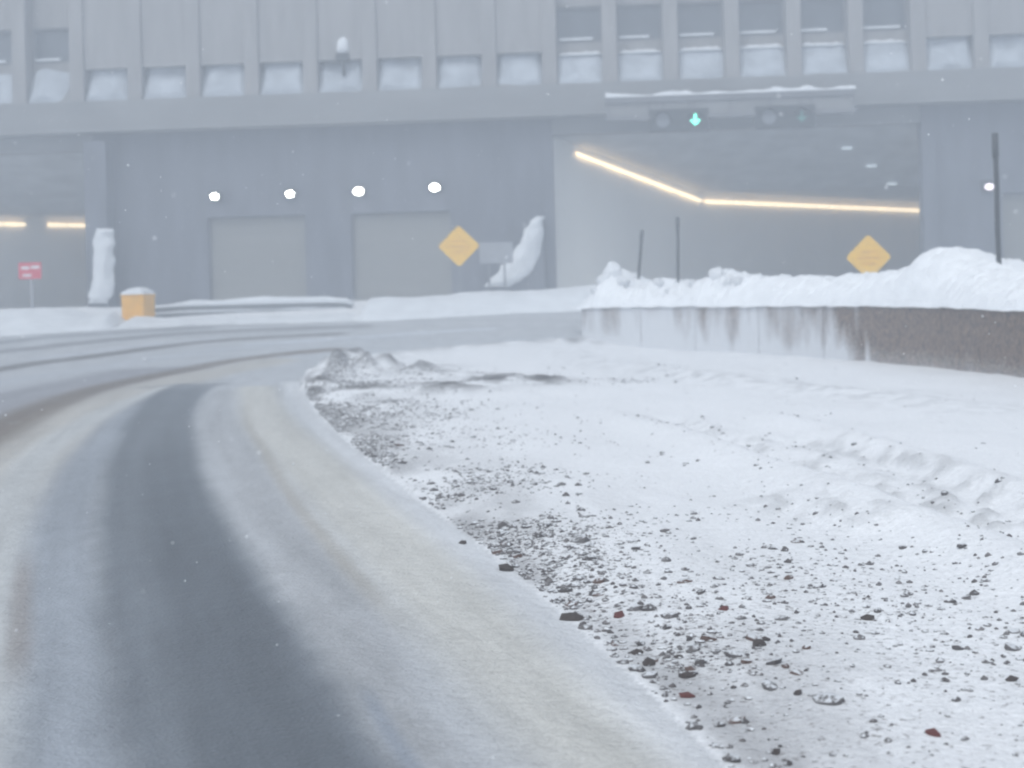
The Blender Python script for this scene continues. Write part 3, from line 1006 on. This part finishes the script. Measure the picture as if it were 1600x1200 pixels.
def wall_at(l):
    p = np.array([np.interp(l, seglen, wt[:, k]) for k in range(3)])
    q = np.array([np.interp(min(l + 0.15, WL), seglen, wt[:, k]) for k in range(3)])
    p0 = np.array([np.interp(max(l - 0.15, 0), seglen, wt[:, k]) for k in range(3)])
    t = (q - p0)[:2]; t = t / np.linalg.norm(t)
    nrm = np.array([t[1], -t[0]])            # away from the road (right-hand of a path heading away)
    if nrm @ np.array([p[0], p[1]]) < 0:
        nrm = -nrm
    return p, t, nrm


# lengths along the wall where the photo columns lie
lx = np.linspace(0, WL, 500)
colx = []
for l in lx:
    p = wall_at(l)[0]
    colx.append(PX + F * p[0] / p[1])
colx = np.array(colx)
l_of = lambda px: float(np.interp(-px, -colx, lx))
wall = empty('retaining_wall', (*wall_at(l_of(1450))[0][:2], 0.0))
tag(wall, 'long brown aggregate concrete wall, its left half white with frost, below snow bank', 'wall')
wo_ = np.array(wall.location)
joints = [0.0] + [l_of(x) for x in (1840, 1740, 1640, 1497, 1345, 1285, 1184, 1085, 1000)] + [WL]
for a, b in zip(joints[:-1], joints[1:]):
    a2, b2 = a + 0.008, b - 0.008
    n = max(6, int((b2 - a2) / 0.07)); m_ = 16
    hh = np.linspace(-0.35, 1.0, m_)
    V = np.zeros((n, m_ + 3, 3)); fr = np.zeros((n, m_ + 3))
    tone = random.uniform(-0.12, 0.12)
    for i in range(n):
        l = a2 + (b2 - a2) * i / (n - 1)
        p, t, nr = wall_at(l)
        px = float(np.interp(l, lx, colx))
        f0 = 0.86 * float(sstep(1372, 1300, px + 14 * float(fbm(np.array(l * 1.7), np.array(3.0), 5, 3)))) + 0.0
        f0 = f0 - 0.25 * float(sstep(1275, 1300, px)) * (f0 > 0.2) + 0.22 * float(sstep(1180, 940, px))
        for j in range(m_):
            z = -0.35 + (p[2] + 0.35) * j / (m_ - 1)
            rough = 0.012 * float(fbm(np.array(l * 4.0), np.array(z * 4.0), 13, 3))
            V[i, j] = (p[0] + nr[0] * rough, p[1] + nr[1] * rough, z)
            st = float(fbm(np.array(l * 2.6), np.array(z * 0.7), 19, 3))
            fr[i, j] = max(0, f0 + (0.75 * st + tone) * (f0 > 0.05) + 0.42 * (0.55 - z) * (f0 > 0.05)) + 0.16 * max(0, st) + 0.5 * float(sstep(0.45, 0.0, z - np.interp(l / WL, np.linspace(0, 1, len(wall_base_z)), wall_base_z))) * 0.6
        for j, (dw, dz) in enumerate([(0.02, 0.0), (0.28, 0.0), (0.30, -1.0)]):
            V[i, m_ + j] = (p[0] + nr[0] * dw, p[1] + nr[1] * dw, p[2] + dz + (0.02 if j < 2 else 0))
    V -= wo_
    o = grid_obj('wall_panel', V, M['frosted_wall'], wall)
    at = o.data.attributes.new('frost', 'FLOAT', 'POINT')
    at.data.foreach_set('value', fr.astype(np.float32).ravel())

BANK_PX = [(900, 482), (918, 473), (932, 460), (945, 436), (958, 425), (972, 424), (985, 432), (996, 446), (1008, 446), (1020, 448), (1030, 440),
           (1042, 440), (1056, 442), (1070, 446), (1085, 441), (1105, 438), (1122, 430), (1135, 426), (1150, 431), (1170, 432), (1200, 436),
           (1240, 431), (1290, 434), (1340, 431), (1385, 425), (1420, 420), (1442, 409), (1460, 394), (1476, 384), (1490, 385), (1508, 398), (1530, 412), (1560, 420),
           (1600, 425), (1680, 432), (1760, 438), (1900, 450)]
n, m_ = 1000, 40
V = np.zeros((n, m_, 3))
bl = np.linspace(0, WL + 0.5, n)
for i, l in enumerate(bl):
    p, t, nr = wall_at(min(l, WL))
    over = max(0, l - WL)
    p = p.copy(); p[:2] += t * over
    crest_d = 0.95
    cxy = p[:2] + nr * crest_d
    px = PX + F * cxy[0] / cxy[1]
    zc = EYE + ray(px, np.interp(px, [q[0] for q in BANK_PX], [q[1] for q in BANK_PX]))[2] * (p[1] + crest_d * nr[1])
    h = max(0.05, zc - p[2] - 0.02)
    endf = float(sstep(WL + 0.5, WL - 0.6, l))
    chunk = 1.0 if px < 1190 else 0.6
    for j in range(m_):
        u = j / (m_ - 1)
        d = -0.07 + u * 4.2
        if d < crest_d:
            q = (d + 0.07) / (crest_d + 0.07)
            prof = math.sin(q * math.pi / 2) ** 0.75
        else:
            prof = max(-0.9, math.cos((d - crest_d) / 1.7))
        rz = float(fbm(np.array(l * 2.3), np.array(d * 2.3), 44, 4))
        rz2 = float(fbm(np.array(l * 6.0), np.array(d * 5.0), 47, 2))
        k = min(1, j / 4) * min(1, h * 2.5)
        bil = abs(float(fbm(np.array(l * 4.6), np.array(d * 4.6), 147, 5)))
        V[i, j] = (p[0] + nr[0] * d, p[1] + nr[1] * d,
                   p[2] + 0.02 + (h * prof + (0.20 * rz + 0.10 * abs(rz2) - 0.34 * bil + 0.06) * k * chunk - 0.02 * k) * (endf if prof > 0 else 1))
        if j == 0:
            V[i, j, 2] = p[2] - 0.02 + 0.03 * rz
bank = grid_obj('snow_bank', V, M['snow'])
tag(bank, 'lumpy ploughed snow bank piled on top of the brown concrete wall', 'snow bank')

# chunks of broken snow on the bank
chunk_me = []
for s_ in range(5):
    bm = bmesh.new()
    bmesh.ops.create_icosphere(bm, subdivisions=2, radius=1.0)
    for v in bm.verts:
        v.co *= 0.8 + 0.7 * random.random() * 0.5
    me = bpy.data.meshes.new('snow_chunk'); bm.to_mesh(me); bm.free(); me.materials.append(M['snow']); chunk_me.append(me)
for px, d, sc in [(958, 0.7, 0.26), (944, 0.5, 0.2), (934, 0.35, 0.14), (975, 0.6, 0.2), (1030, 0.6, 0.13), (1048, 0.55, 0.1), (1085, 0.5, 0.12),
                  (1122, 0.6, 0.2), (1140, 0.5, 0.15), (1160, 0.45, 0.12)]:
    l = min(lx, key=lambda q: abs(PX + F * (wall_at(q)[0][0] + wall_at(q)[2][0] * d) / (wall_at(q)[0][1] + wall_at(q)[2][1] * d) - px))
    p, t, nr = wall_at(l)
    i = int(np.argmin(np.abs(bl - l))); j = int((d + 0.07) / 4.2 * (m_ - 1))
    o = bpy.data.objects.new('snow_chunk', random.choice(chunk_me))
    o.location = V[i, j] + np.array([0, 0, sc * 0.15])
    o.scale = (sc * 1.2, sc, sc * 0.8)
    o.rotation_euler = (random.random() * 3, random.random() * 3, random.random() * 6)
    link(o, bank)

# ------------------------------------------------------------------ far snow banks along the road
CREST = [(-420, 492), (-200, 488), (-80, 487), (0, 486), (40, 482), (70, 482), (95, 486), (115, 493), (132, 494), (155, 487), (172, 485), (190, 497), (240, 500), (260, 499), (400, 495), (540, 490),
         (556, 474), (575, 468), (600, 466), (640, 467), (680, 463), (720, 458), (760, 456), (820, 456), (850, 453), (880, 451), (905, 449), (935, 447), (990, 445)]
fb = np.array(smooth_line([np.array([*on_ground(x, y)[:2], x]) for x, y in FAR_PX + [(1000, 482)]], 40))
n, m_ = len(fb), 22


def far_bank(name, x0, x1, label, seed):
    rows = [q for q in fb if x0 <= q[2] <= x1]
    V = np.zeros((len(rows), m_, 3))
    for i, (x, y, px) in enumerate(rows):
        crest_d = 1.5
        pxx = PX + F * x / y
        zc = EYE + ray(px, np.interp(px, [q[0] for q in CREST], [q[1] for q in CREST]))[2] * (y + crest_d)
        z0 = float(ramp(y))
        h = max(0.05, zc - z0)
        e = min(1, i / 4, (len(rows) - 1 - i) / 4)
        for j in range(m_):
            d = -0.1 + j / (m_ - 1) * 3.6
            if d < crest_d:
                prof = math.sin(np.clip((d + 0.1) / (crest_d + 0.1), 0, 1) * math.pi / 2) ** 1.1
            else:
                prof = 0.5 + 0.5 * math.cos((d - crest_d) / 2.0 * math.pi) * 1.0
            rz = float(fbm(np.array(x * 0.9), np.array((y + d) * 0.9), 24 + seed, 4))
            yy = y + d
            V[i, j] = (x, yy, (z0 - 0.03) * 1 + (h * prof * (0.3 + 0.7 * e) + 0.08 * rz * prof) + (float(ramp(yy)) - z0) * (d > crest_d) * 0.6)
    o = grid_obj(name, V, M['snow_far'])
    tag(o, label, 'snow bank')
    return o


far_bank('snow_bank', -420, 176, 'low rounded snow bank at far left below the red sign', 1)
far_bank('snow_bank', 176.1, 552, 'thin snow drift along the foot of the guardrail', 2)
far_bank('snow_bank', 552.1, 1000, 'low hazy snow bank between the guardrail and the wall', 3)

# ------------------------------------------------------------------ guardrail
rail_pts = smooth_line([at_depth(x, y, d) for x, y, d in [(243, 489, 50.4), (300, 486, 50.8), (400, 483, 51.2), (480, 481, 51.5), (530, 480.5, 51.8), (551, 484, 52.0)]], 8)
rail_pts = np.array(rail_pts)
gr = empty('guardrail', (rail_pts[20][0], rail_pts[20][1], float(ramp(rail_pts[20][1]))))
tag(gr, 'steel guardrail half buried in snow beside the yellow crash cushion', 'guardrail')
go = np.array(gr.location)
prof = [(0.0, 0.19), (-0.03, 0.17), (-0.085, 0.12), (-0.085, 0.06), (-0.02, 0.015), (-0.02, -0.015), (-0.085, -0.06), (-0.085, -0.12), (-0.03, -0.17), (0.0, -0.19)]
V = np.zeros((len(rail_pts), len(prof), 3))
for i, p in enumerate(rail_pts):
    for j, (d, z) in enumerate(prof):
        V[i, j] = (p[0], p[1] + d, p[2] + z)
rb_ = grid_obj('rail_beam', V - go, M['steel'], gr)
for dz, hh, name in ((0.17, 0.30, 'snow_cap'), (-0.055, 0.11, 'snow_ledge')):
    V = np.zeros((len(rail_pts), 6, 3))
    for i, p in enumerate(rail_pts):
        u = i / (len(rail_pts) - 1)
        h = hh * (0.8 + 0.5 * float(fbm(np.array(u * 7.0), np.array(dz * 9), 55, 3)))
        if name == 'snow_cap':
            h *= 0.35 + 0.65 * float(sstep(0, 0.25, u))
        for j, (d, z) in enumerate([(-0.09, -0.01), (-0.13, 0.25), (-0.06, 0.8), (0.1, 1.0), (0.3, 0.7), (0.4, -0.3)]):
            V[i, j] = (p[0], p[1] + d, p[2] + dz + z * h)
    grid_obj(name, V - go, M['snow_far'], gr)
for i in range(0, len(rail_pts), 6):
    p = rail_pts[i] - go
    bm = bmesh.new(); add_box(bm, p[0] - 0.07, p[0] + 0.07, p[1] + 0.01, p[1] + 0.17, -0.5, p[2] + 0.15)
    bm_obj('post', bm, M['steel'], gr)

# ------------------------------------------------------------------ crash cushion nose
c = at_depth(215, 497, 49.0)
cc = empty('crash_cushion', (c[0], c[1], c[2] - 0.05), math.radians(-14))
tag(cc, 'yellow orange box-shaped crash cushion with a snow cap at the guardrail end', 'crash cushion')
bm = bmesh.new()
vs = add_box(bm, -0.42, 0.42, -0.35, 0.5, -0.25, 0.88)
for v in vs:
    if v.co.z > 0.5:
        v.co.x *= 1.06
    if v.co.y > 0.3:
        v.co.z += 0.05 if v.co.z > 0 else 0
bm_obj('shell', bm, M['orange'], cc, bevel=0.09)
bm = bmesh.new(); add_box(bm, -0.455, 0.455, -0.38, 0.50, 0.81, 0.86); bm_obj('rim', bm, M['orange'], cc, bevel=0.015)
n = 14
U, W = np.meshgrid(np.linspace(-1, 1, n), np.linspace(-1, 1, n), indexing='ij')
rr = np.clip(1 - np.maximum(np.abs(U), np.abs(W)) ** 3, 0, 1) ** 0.5
V = np.stack([U * 0.45, 0.07 + W * 0.46, 0.87 + rr * (0.14 + 0.10 * (1 - (U - 0.1) ** 2) + 0.05 * fbm(U * 2, W * 2, 3, 2))], -1)
grid_obj('snow_cap', V, M['snow_far'], cc)
for zz in (0.25, 0.55):
    bm = bmesh.new(); add_box(bm, -0.40, 0.40, -0.365, -0.34, zz - 0.02, zz + 0.02); bm_obj('rib', bm, M['orange'], cc)


# ------------------------------------------------------------------ signs
def diamond_sign(px, py, half_px, Y, label):
    c = at_depth(px, py, Y)
    gz_ = float(ramp(Y))
    o = empty('warning_sign', (c[0], c[1], gz_))
    tag(o, label, 'road sign', 'yellow diamond warning signs')
    h = half_px * Y / F
    cz = c[2] - gz_

    def plate(name, r, y0, y1, m, par):
        side = r * math.sqrt(2)
        bm = bmesh.new()
        bmesh.ops.create_cube(bm, size=1.0)
        ve = [e for e in bm.edges if abs(e.verts[0].co.y - e.verts[1].co.y) > 0.5]
        bmesh.ops.bevel(bm, geom=ve, offset=0.05, segments=4, affect='EDGES')
        bmesh.ops.scale(bm, vec=(side, y1 - y0, side), verts=bm.verts)
        bmesh.ops.rotate(bm, matrix=Matrix.Rotation(math.radians(45), 3, 'Y'), verts=bm.verts)
        bmesh.ops.translate(bm, vec=(0, (y0 + y1) / 2, cz), verts=bm.verts)
        return bm_obj(name, bm, M[m], par)
    p = plate('plate', h, -0.02, 0.0, 'yellow', o)
    # illegible lines of lettering, worn by the weather
    for dz, w in ((0.16, 0.34), (-0.02, 0.5), (-0.2, 0.3)):
        bm = bmesh.new()
        add_box(bm, -w * h, w * h, -0.0245, -0.0205, cz + dz * h * 1.4 - 0.04, cz + dz * h * 1.4 + 0.04)
        bm_obj('worn_lettering', bm, M['mark'], p)
    bm = bmesh.new(); add_box(bm, -0.04, 0.04, 0.003, 0.07, -0.6, cz + h * 0.7); bm_obj('post', bm, M['steel'], o)


diamond_sign(717, 384.5, 33, 52.6, 'yellow diamond warning sign in front of the middle garage door')
diamond_sign(1357, 402, 36, 42.5, 'yellow diamond warning sign rising behind the snow bank at right')

c = at_depth(776, 395, 53.6)
gz_ = float(ramp(53.6))
o = empty('roadside_board', (c[0], c[1], gz_), math.radians(8))
tag(o, 'pale grey rectangular board just right of the left yellow diamond sign', 'sign board')
cz = c[2] - gz_
bm = bmesh.new(); add_box(bm, -0.66, 0.62, -0.02, 0.02, cz - 0.40, cz + 0.40); bm_obj('plate', bm, M['grey_sign'], o, bevel=0.008)
for x in (-0.3, 0.3):
    bm = bmesh.new(); add_box(bm, x - 0.035, x + 0.035, 0.022, 0.08, -0.6, cz + 0.36); bm_obj('post', bm, M['steel'], o)

c = at_depth(47, 423, 49.5)
gz_ = float(ramp(49.5))
o = empty('red_sign', (c[0], c[1], gz_))
tag(o, 'small red and white sign on a thin post at far left', 'road sign')
cz = c[2] - gz_
bm = bmesh.new(); add_box(bm, -0.40, 0.40, -0.02, 0.0, cz - 0.29, cz + 0.29); pl = bm_obj('plate', bm, M['red'], o, bevel=0.006)
for x0, x1, z0, z1 in ((-0.30, -0.02, 0.05, 0.15), (0.04, 0.34, 0.07, 0.17), (-0.26, 0.05, -0.20, -0.12)):
    bm = bmesh.new()
    add_box(bm, x0, x1, -0.026, -0.0205, cz + z0, cz + z1)
    bm_obj('white_mark', bm, M['white'], pl)
tube_mesh('post', [(0.02, 0.04, cz + 0.25), (0.05, 0.04, -0.5)], [0.055, 0.055], M['grey_sign'], o, 8)


# ------------------------------------------------------------------ snow poles
def pole(top, bot, off, r, label):
    lb = min(lx, key=lambda q: abs(PX + F * (wall_at(q)[0][0] + wall_at(q)[2][0] * off) / (wall_at(q)[0][1] + wall_at(q)[2][1] * off) - bot[0]))
    p, t, nr = wall_at(lb)
    Y = p[1] + nr[1] * off
    a = at_depth(bot[0], bot[1] + 6, Y); b = at_depth(top[0], top[1], Y)
    base = a + (a - b) * 0.45
    o = empty('snow_pole', tuple(base))
    tag(o, label, 'pole', 'snow poles behind the wall')
    b0 = np.zeros(3); tp = b - base
    pts = [b0 + tp * k for k in (0, 0.25, 0.5, 0.75, 1.0)]
    jog = np.array([0.006, 0, 0])
    pts = [p_ + jog * (1 if i % 2 else -1) for i, p_ in enumerate(pts)]
    tube_mesh('shaft', pts, [r, r, r, r * 0.95, r * 0.95], M['pole'], o, 10)
    e0_ = tp * 0.88
    tube_mesh('sleeve', [e0_, tp * 1.003], [r * 1.25, r * 1.2], M['dark'], o, 10)


pole((1003, 360), (997, 440), 1.3, 0.042, 'short dark snow pole leaning right, leftmost of three above wall')
pole((1058.5, 340), (1060, 443), 1.3, 0.040, 'thin upright dark snow pole, middle one of three above wall')
pole((1554.5, 209), (1561, 414), 1.3, 0.05, 'tall dark snow pole at far right beside the snow heap')

# ------------------------------------------------------------------ stones and clods on the verge
stone_me = {}
for key in ('stone_a', 'stone_b', 'stone_c', 'stone_r', 'stone_d'):
    lst = []
    for s_ in range(5):
        bm = bmesh.new()
        bmesh.ops.create_icosphere(bm, subdivisions=1, radius=1.0)
        off = np.array([random.uniform(0, 50) for _ in range(2)])
        for v in bm.verts:
            v.co *= 0.72 + 0.55 * random.random()
            v.co.z = max(v.co.z, -0.6) * 0.72
        me = bpy.data.meshes.new('stone'); bm.to_mesh(me); bm.free(); me.materials.append(M[key]); lst.append(me)
    stone_me[key] = lst


def stone(x, y, r, key, label, group=None, name='stone', fl=1.0):
    o = bpy.data.objects.new(name, random.choice(stone_me[key]))
    o.location = (x, y, zg(x, y) + r * 0.05)
    o.scale = (r * random.uniform(0.9, 1.35), r * random.uniform(0.8, 1.1), r * random.uniform(0.7, 1.0) * fl)
    o.rotation_euler = (random.uniform(-0.3, 0.3), random.uniform(-0.3, 0.3), random.uniform(0, 6.28))
    link(o)
    return tag(o, label, 'stone', group)


SPECIAL = [
    (967, 971, 13, 'stone_r', 'reddish brown stone near the road edge, beside a black clod'),
    (895, 971, 17, 'stone_d', 'black frozen clod right at the sandy road edge'),
    (1132, 969, 9, 'stone_r', 'single reddish stone lying alone on the clean snow'),
    (1460, 1165, 13, 'stone_r', 'dark red stone in the lower right corner'),
    (1075, 1063, 16, 'stone_d', 'flat topped black clod among the dark stones near the road edge'),
    (1014, 1042, 16, 'stone_d', 'dark slanting clod just left of flat topped black clod'),
    (1296, 1112, 24, 'stone_a', 'largest pale grey snow-dusted lump in the lower right gravel'),
    (1203, 1086, 18, 'stone_a', 'low grey snow-dusted lump left of the largest lump'),
    (1246, 1098, 9, 'stone_d', 'small pointed black stone between two snow-dusted lumps'),
    (792, 893, 15, 'stone_d', 'dark double clod on the road edge halfway along the gravel'),
    (722, 853, 10, 'stone_d', 'single dark clod on the road edge in mid distance'),
    (622, 705, 11, 'stone_b', 'pinkish brown stone in the far part of the gravel strip'),
    (1580, 1080, 12, 'stone_d', 'dark stone at the right edge of the picture'),
    (905, 862, 14, 'stone_a', 'grey lump standing up in the gravel left of the wide snow'),
    (1075, 1092, 12, 'stone_r', 'reddish flat clod just below the flat topped black clod'),
    (1260, 1030, 10, 'stone_b', 'brown stone above the largest snow-dusted lump'),
]
for px, py, hp, key, label in SPECIAL:
    g_ = on_ground(px, py)
    stone(g_[0], g_[1], hp * g_[1] / F * 0.95, key, label)

edge_xy = [e for e in edge]
pts_all = []
cand = 420000
cx = rng.uniform(-3.8, 9.0, cand); cy = rng.uniform(3.2, 31.0, cand)
isl = inside(cx, cy, island)
d_e, t_e, _ = poly_dist(cx, cy, edge_xy)
d_w, _, _ = poly_dist(cx, cy, wall_top)
patch = fbm(cx * 1.1, cy * 0.7, 63, 3)
dens = np.exp(-(d_e / (1.0 + 0.5 * np.exp(-((cy - 5.5) / 3) ** 2))) ** 1.4) * np.clip(0.45 + 1.6 * patch, 0.04, 1)
dens = dens + (0.06 + 0.35 * np.exp(-(d_e / 2.2) ** 2)) * np.exp(-(np.clip(cy - 5.5, 0, 99) / 2.6) ** 2) * np.clip(1.2 * patch + 0.6, 0.1, 1) + 0.0025
for line, w, hgt, crumb in RIDGES:
    if crumb > 0.05:
        d, t, s = poly_dist(cx, cy, line)
        dens = dens + 0.16 * np.exp(-(d / (w * 1.6)) ** 2) * np.clip(patch + 0.3, 0, 1)
dens *= np.where(cy > 23, 1.6, 1.0) * (d_w > 2.0) * isl * (d_e > 0.02)
dens *= 1 + 1.0 * np.exp(-(d_e / 0.5) ** 2)
keep = rng.random(cand) < np.clip(dens, 0, 1.3) * 0.55
cx, cy, d_e = cx[keep], cy[keep], d_e[keep]
size = 0.0062 * np.exp(rng.normal(0, 0.58, len(cx))) * (1 + 0.4 * np.exp(-(d_e / 0.35) ** 2)) * (1 + 0.03 * cy)
size = np.clip(size, 0.003, 0.034)
app = size / cy
order = np.argsort(-app)
NI = 240
keys = ['stone_a', 'stone_a', 'stone_c', 'stone_c', 'stone_b', 'stone_b', 'stone_d']
for i in order[:NI]:
    stone(float(cx[i]), float(cy[i]), float(size[i]), random.choice(keys), 'small dark stone strewn over the snowy verge right of the road', 'small stones strewn on the snowy verge')

ico = bmesh.new(); bmesh.ops.create_icosphere(ico, subdivisions=1, radius=1.0)
bm_v = np.array([v.co[:] for v in ico.verts]); bm_f = np.array([[v.index for v in f.verts] for f in ico.faces]); ico.free()
rest = order[NI:]
print('stones', len(order), 'rest', len(rest))
for gname, key, sel in (('gravel', 'stone_a', rest[::2]), ('gravel', 'stone_c', rest[1::2])):
    VV, FF = [], []
    for q, i in enumerate(sel):
        a = rng.uniform(0, 6.28); s3 = size[i] * np.array([rng.uniform(0.9, 1.4), rng.uniform(0.8, 1.1), rng.uniform(0.6, 1.0)])
        v = bm_v * s3 * rng.uniform(0.75, 1.2, (len(bm_v), 1))
        v = np.stack([v[:, 0] * math.cos(a) - v[:, 1] * math.sin(a), v[:, 0] * math.sin(a) + v[:, 1] * math.cos(a), v[:, 2]], 1)
        v += np.array([cx[i], cy[i], zg(float(cx[i]), float(cy[i])) - size[i] * 0.05])
        VV.append(v); FF.append(bm_f + q * len(bm_v))
    o = np_mesh(gname, np.concatenate(VV), np.concatenate(FF), M[key], smooth=False)
    o['kind'] = 'stuff'
    tag(o, 'fine %s gravel scattered over the snow beside the road' % ('grey' if key == 'stone_a' else 'dark'), 'gravel')

# ------------------------------------------------------------------ falling snow
NF = 4000
fy = rng.uniform(3.0, 40.0, NF); fx = rng.uniform(-0.45, 0.45, NF) * fy; fz = rng.uniform(0.15, 4.5, NF)
tet = np.array([[1, 0, 0], [-1, 0, 0], [0, 1, 0], [0, -1, 0], [0, 0, 1], [0, 0, -1]], float)
tf = np.array([[0, 2, 4], [2, 1, 4], [1, 3, 4], [3, 0, 4], [2, 0, 5], [1, 2, 5], [3, 1, 5], [0, 3, 5]])
VV, FF = [], []
for i in range(NF):
    s_ = rng.uniform(0.002, 0.0042)
    VV.append(tet * s_ * rng.uniform(0.6, 1.3, (1, 3)) + np.array([fx[i], fy[i], fz[i]])); FF.append(tf + i * 6)
o = np_mesh('falling_snow', np.concatenate(VV), np.concatenate(FF), M['snow'])
o['kind'] = 'stuff'
tag(o, 'sparse snowflakes drifting through the air', 'snowflakes')

# ------------------------------------------------------------------ haze
hz = bpy.data.materials.new('haze')
hz.use_nodes = True
nt = hz.node_tree
for n_ in list(nt.nodes):
    nt.nodes.remove(n_)
pv = nt.nodes.new('ShaderNodeVolumePrincipled')
pv.inputs['Color'].default_value = (0.80, 0.865, 0.94, 1)
pv.inputs['Density'].default_value = HAZE
pv.inputs['Anisotropy'].default_value = 0.2
mo = nt.nodes.new('ShaderNodeOutputMaterial')
nt.links.new(pv.outputs[0], mo.inputs['Volume'])
bm = bmesh.new(); add_box(bm, -172, 172, -92, 172, -1.4, 19.0)
haze = bm_obj('haze', bm, hz)
haze['kind'] = 'stuff'
haze['label'] = 'pale blue grey snow haze filling the air'
haze['category'] = 'haze'
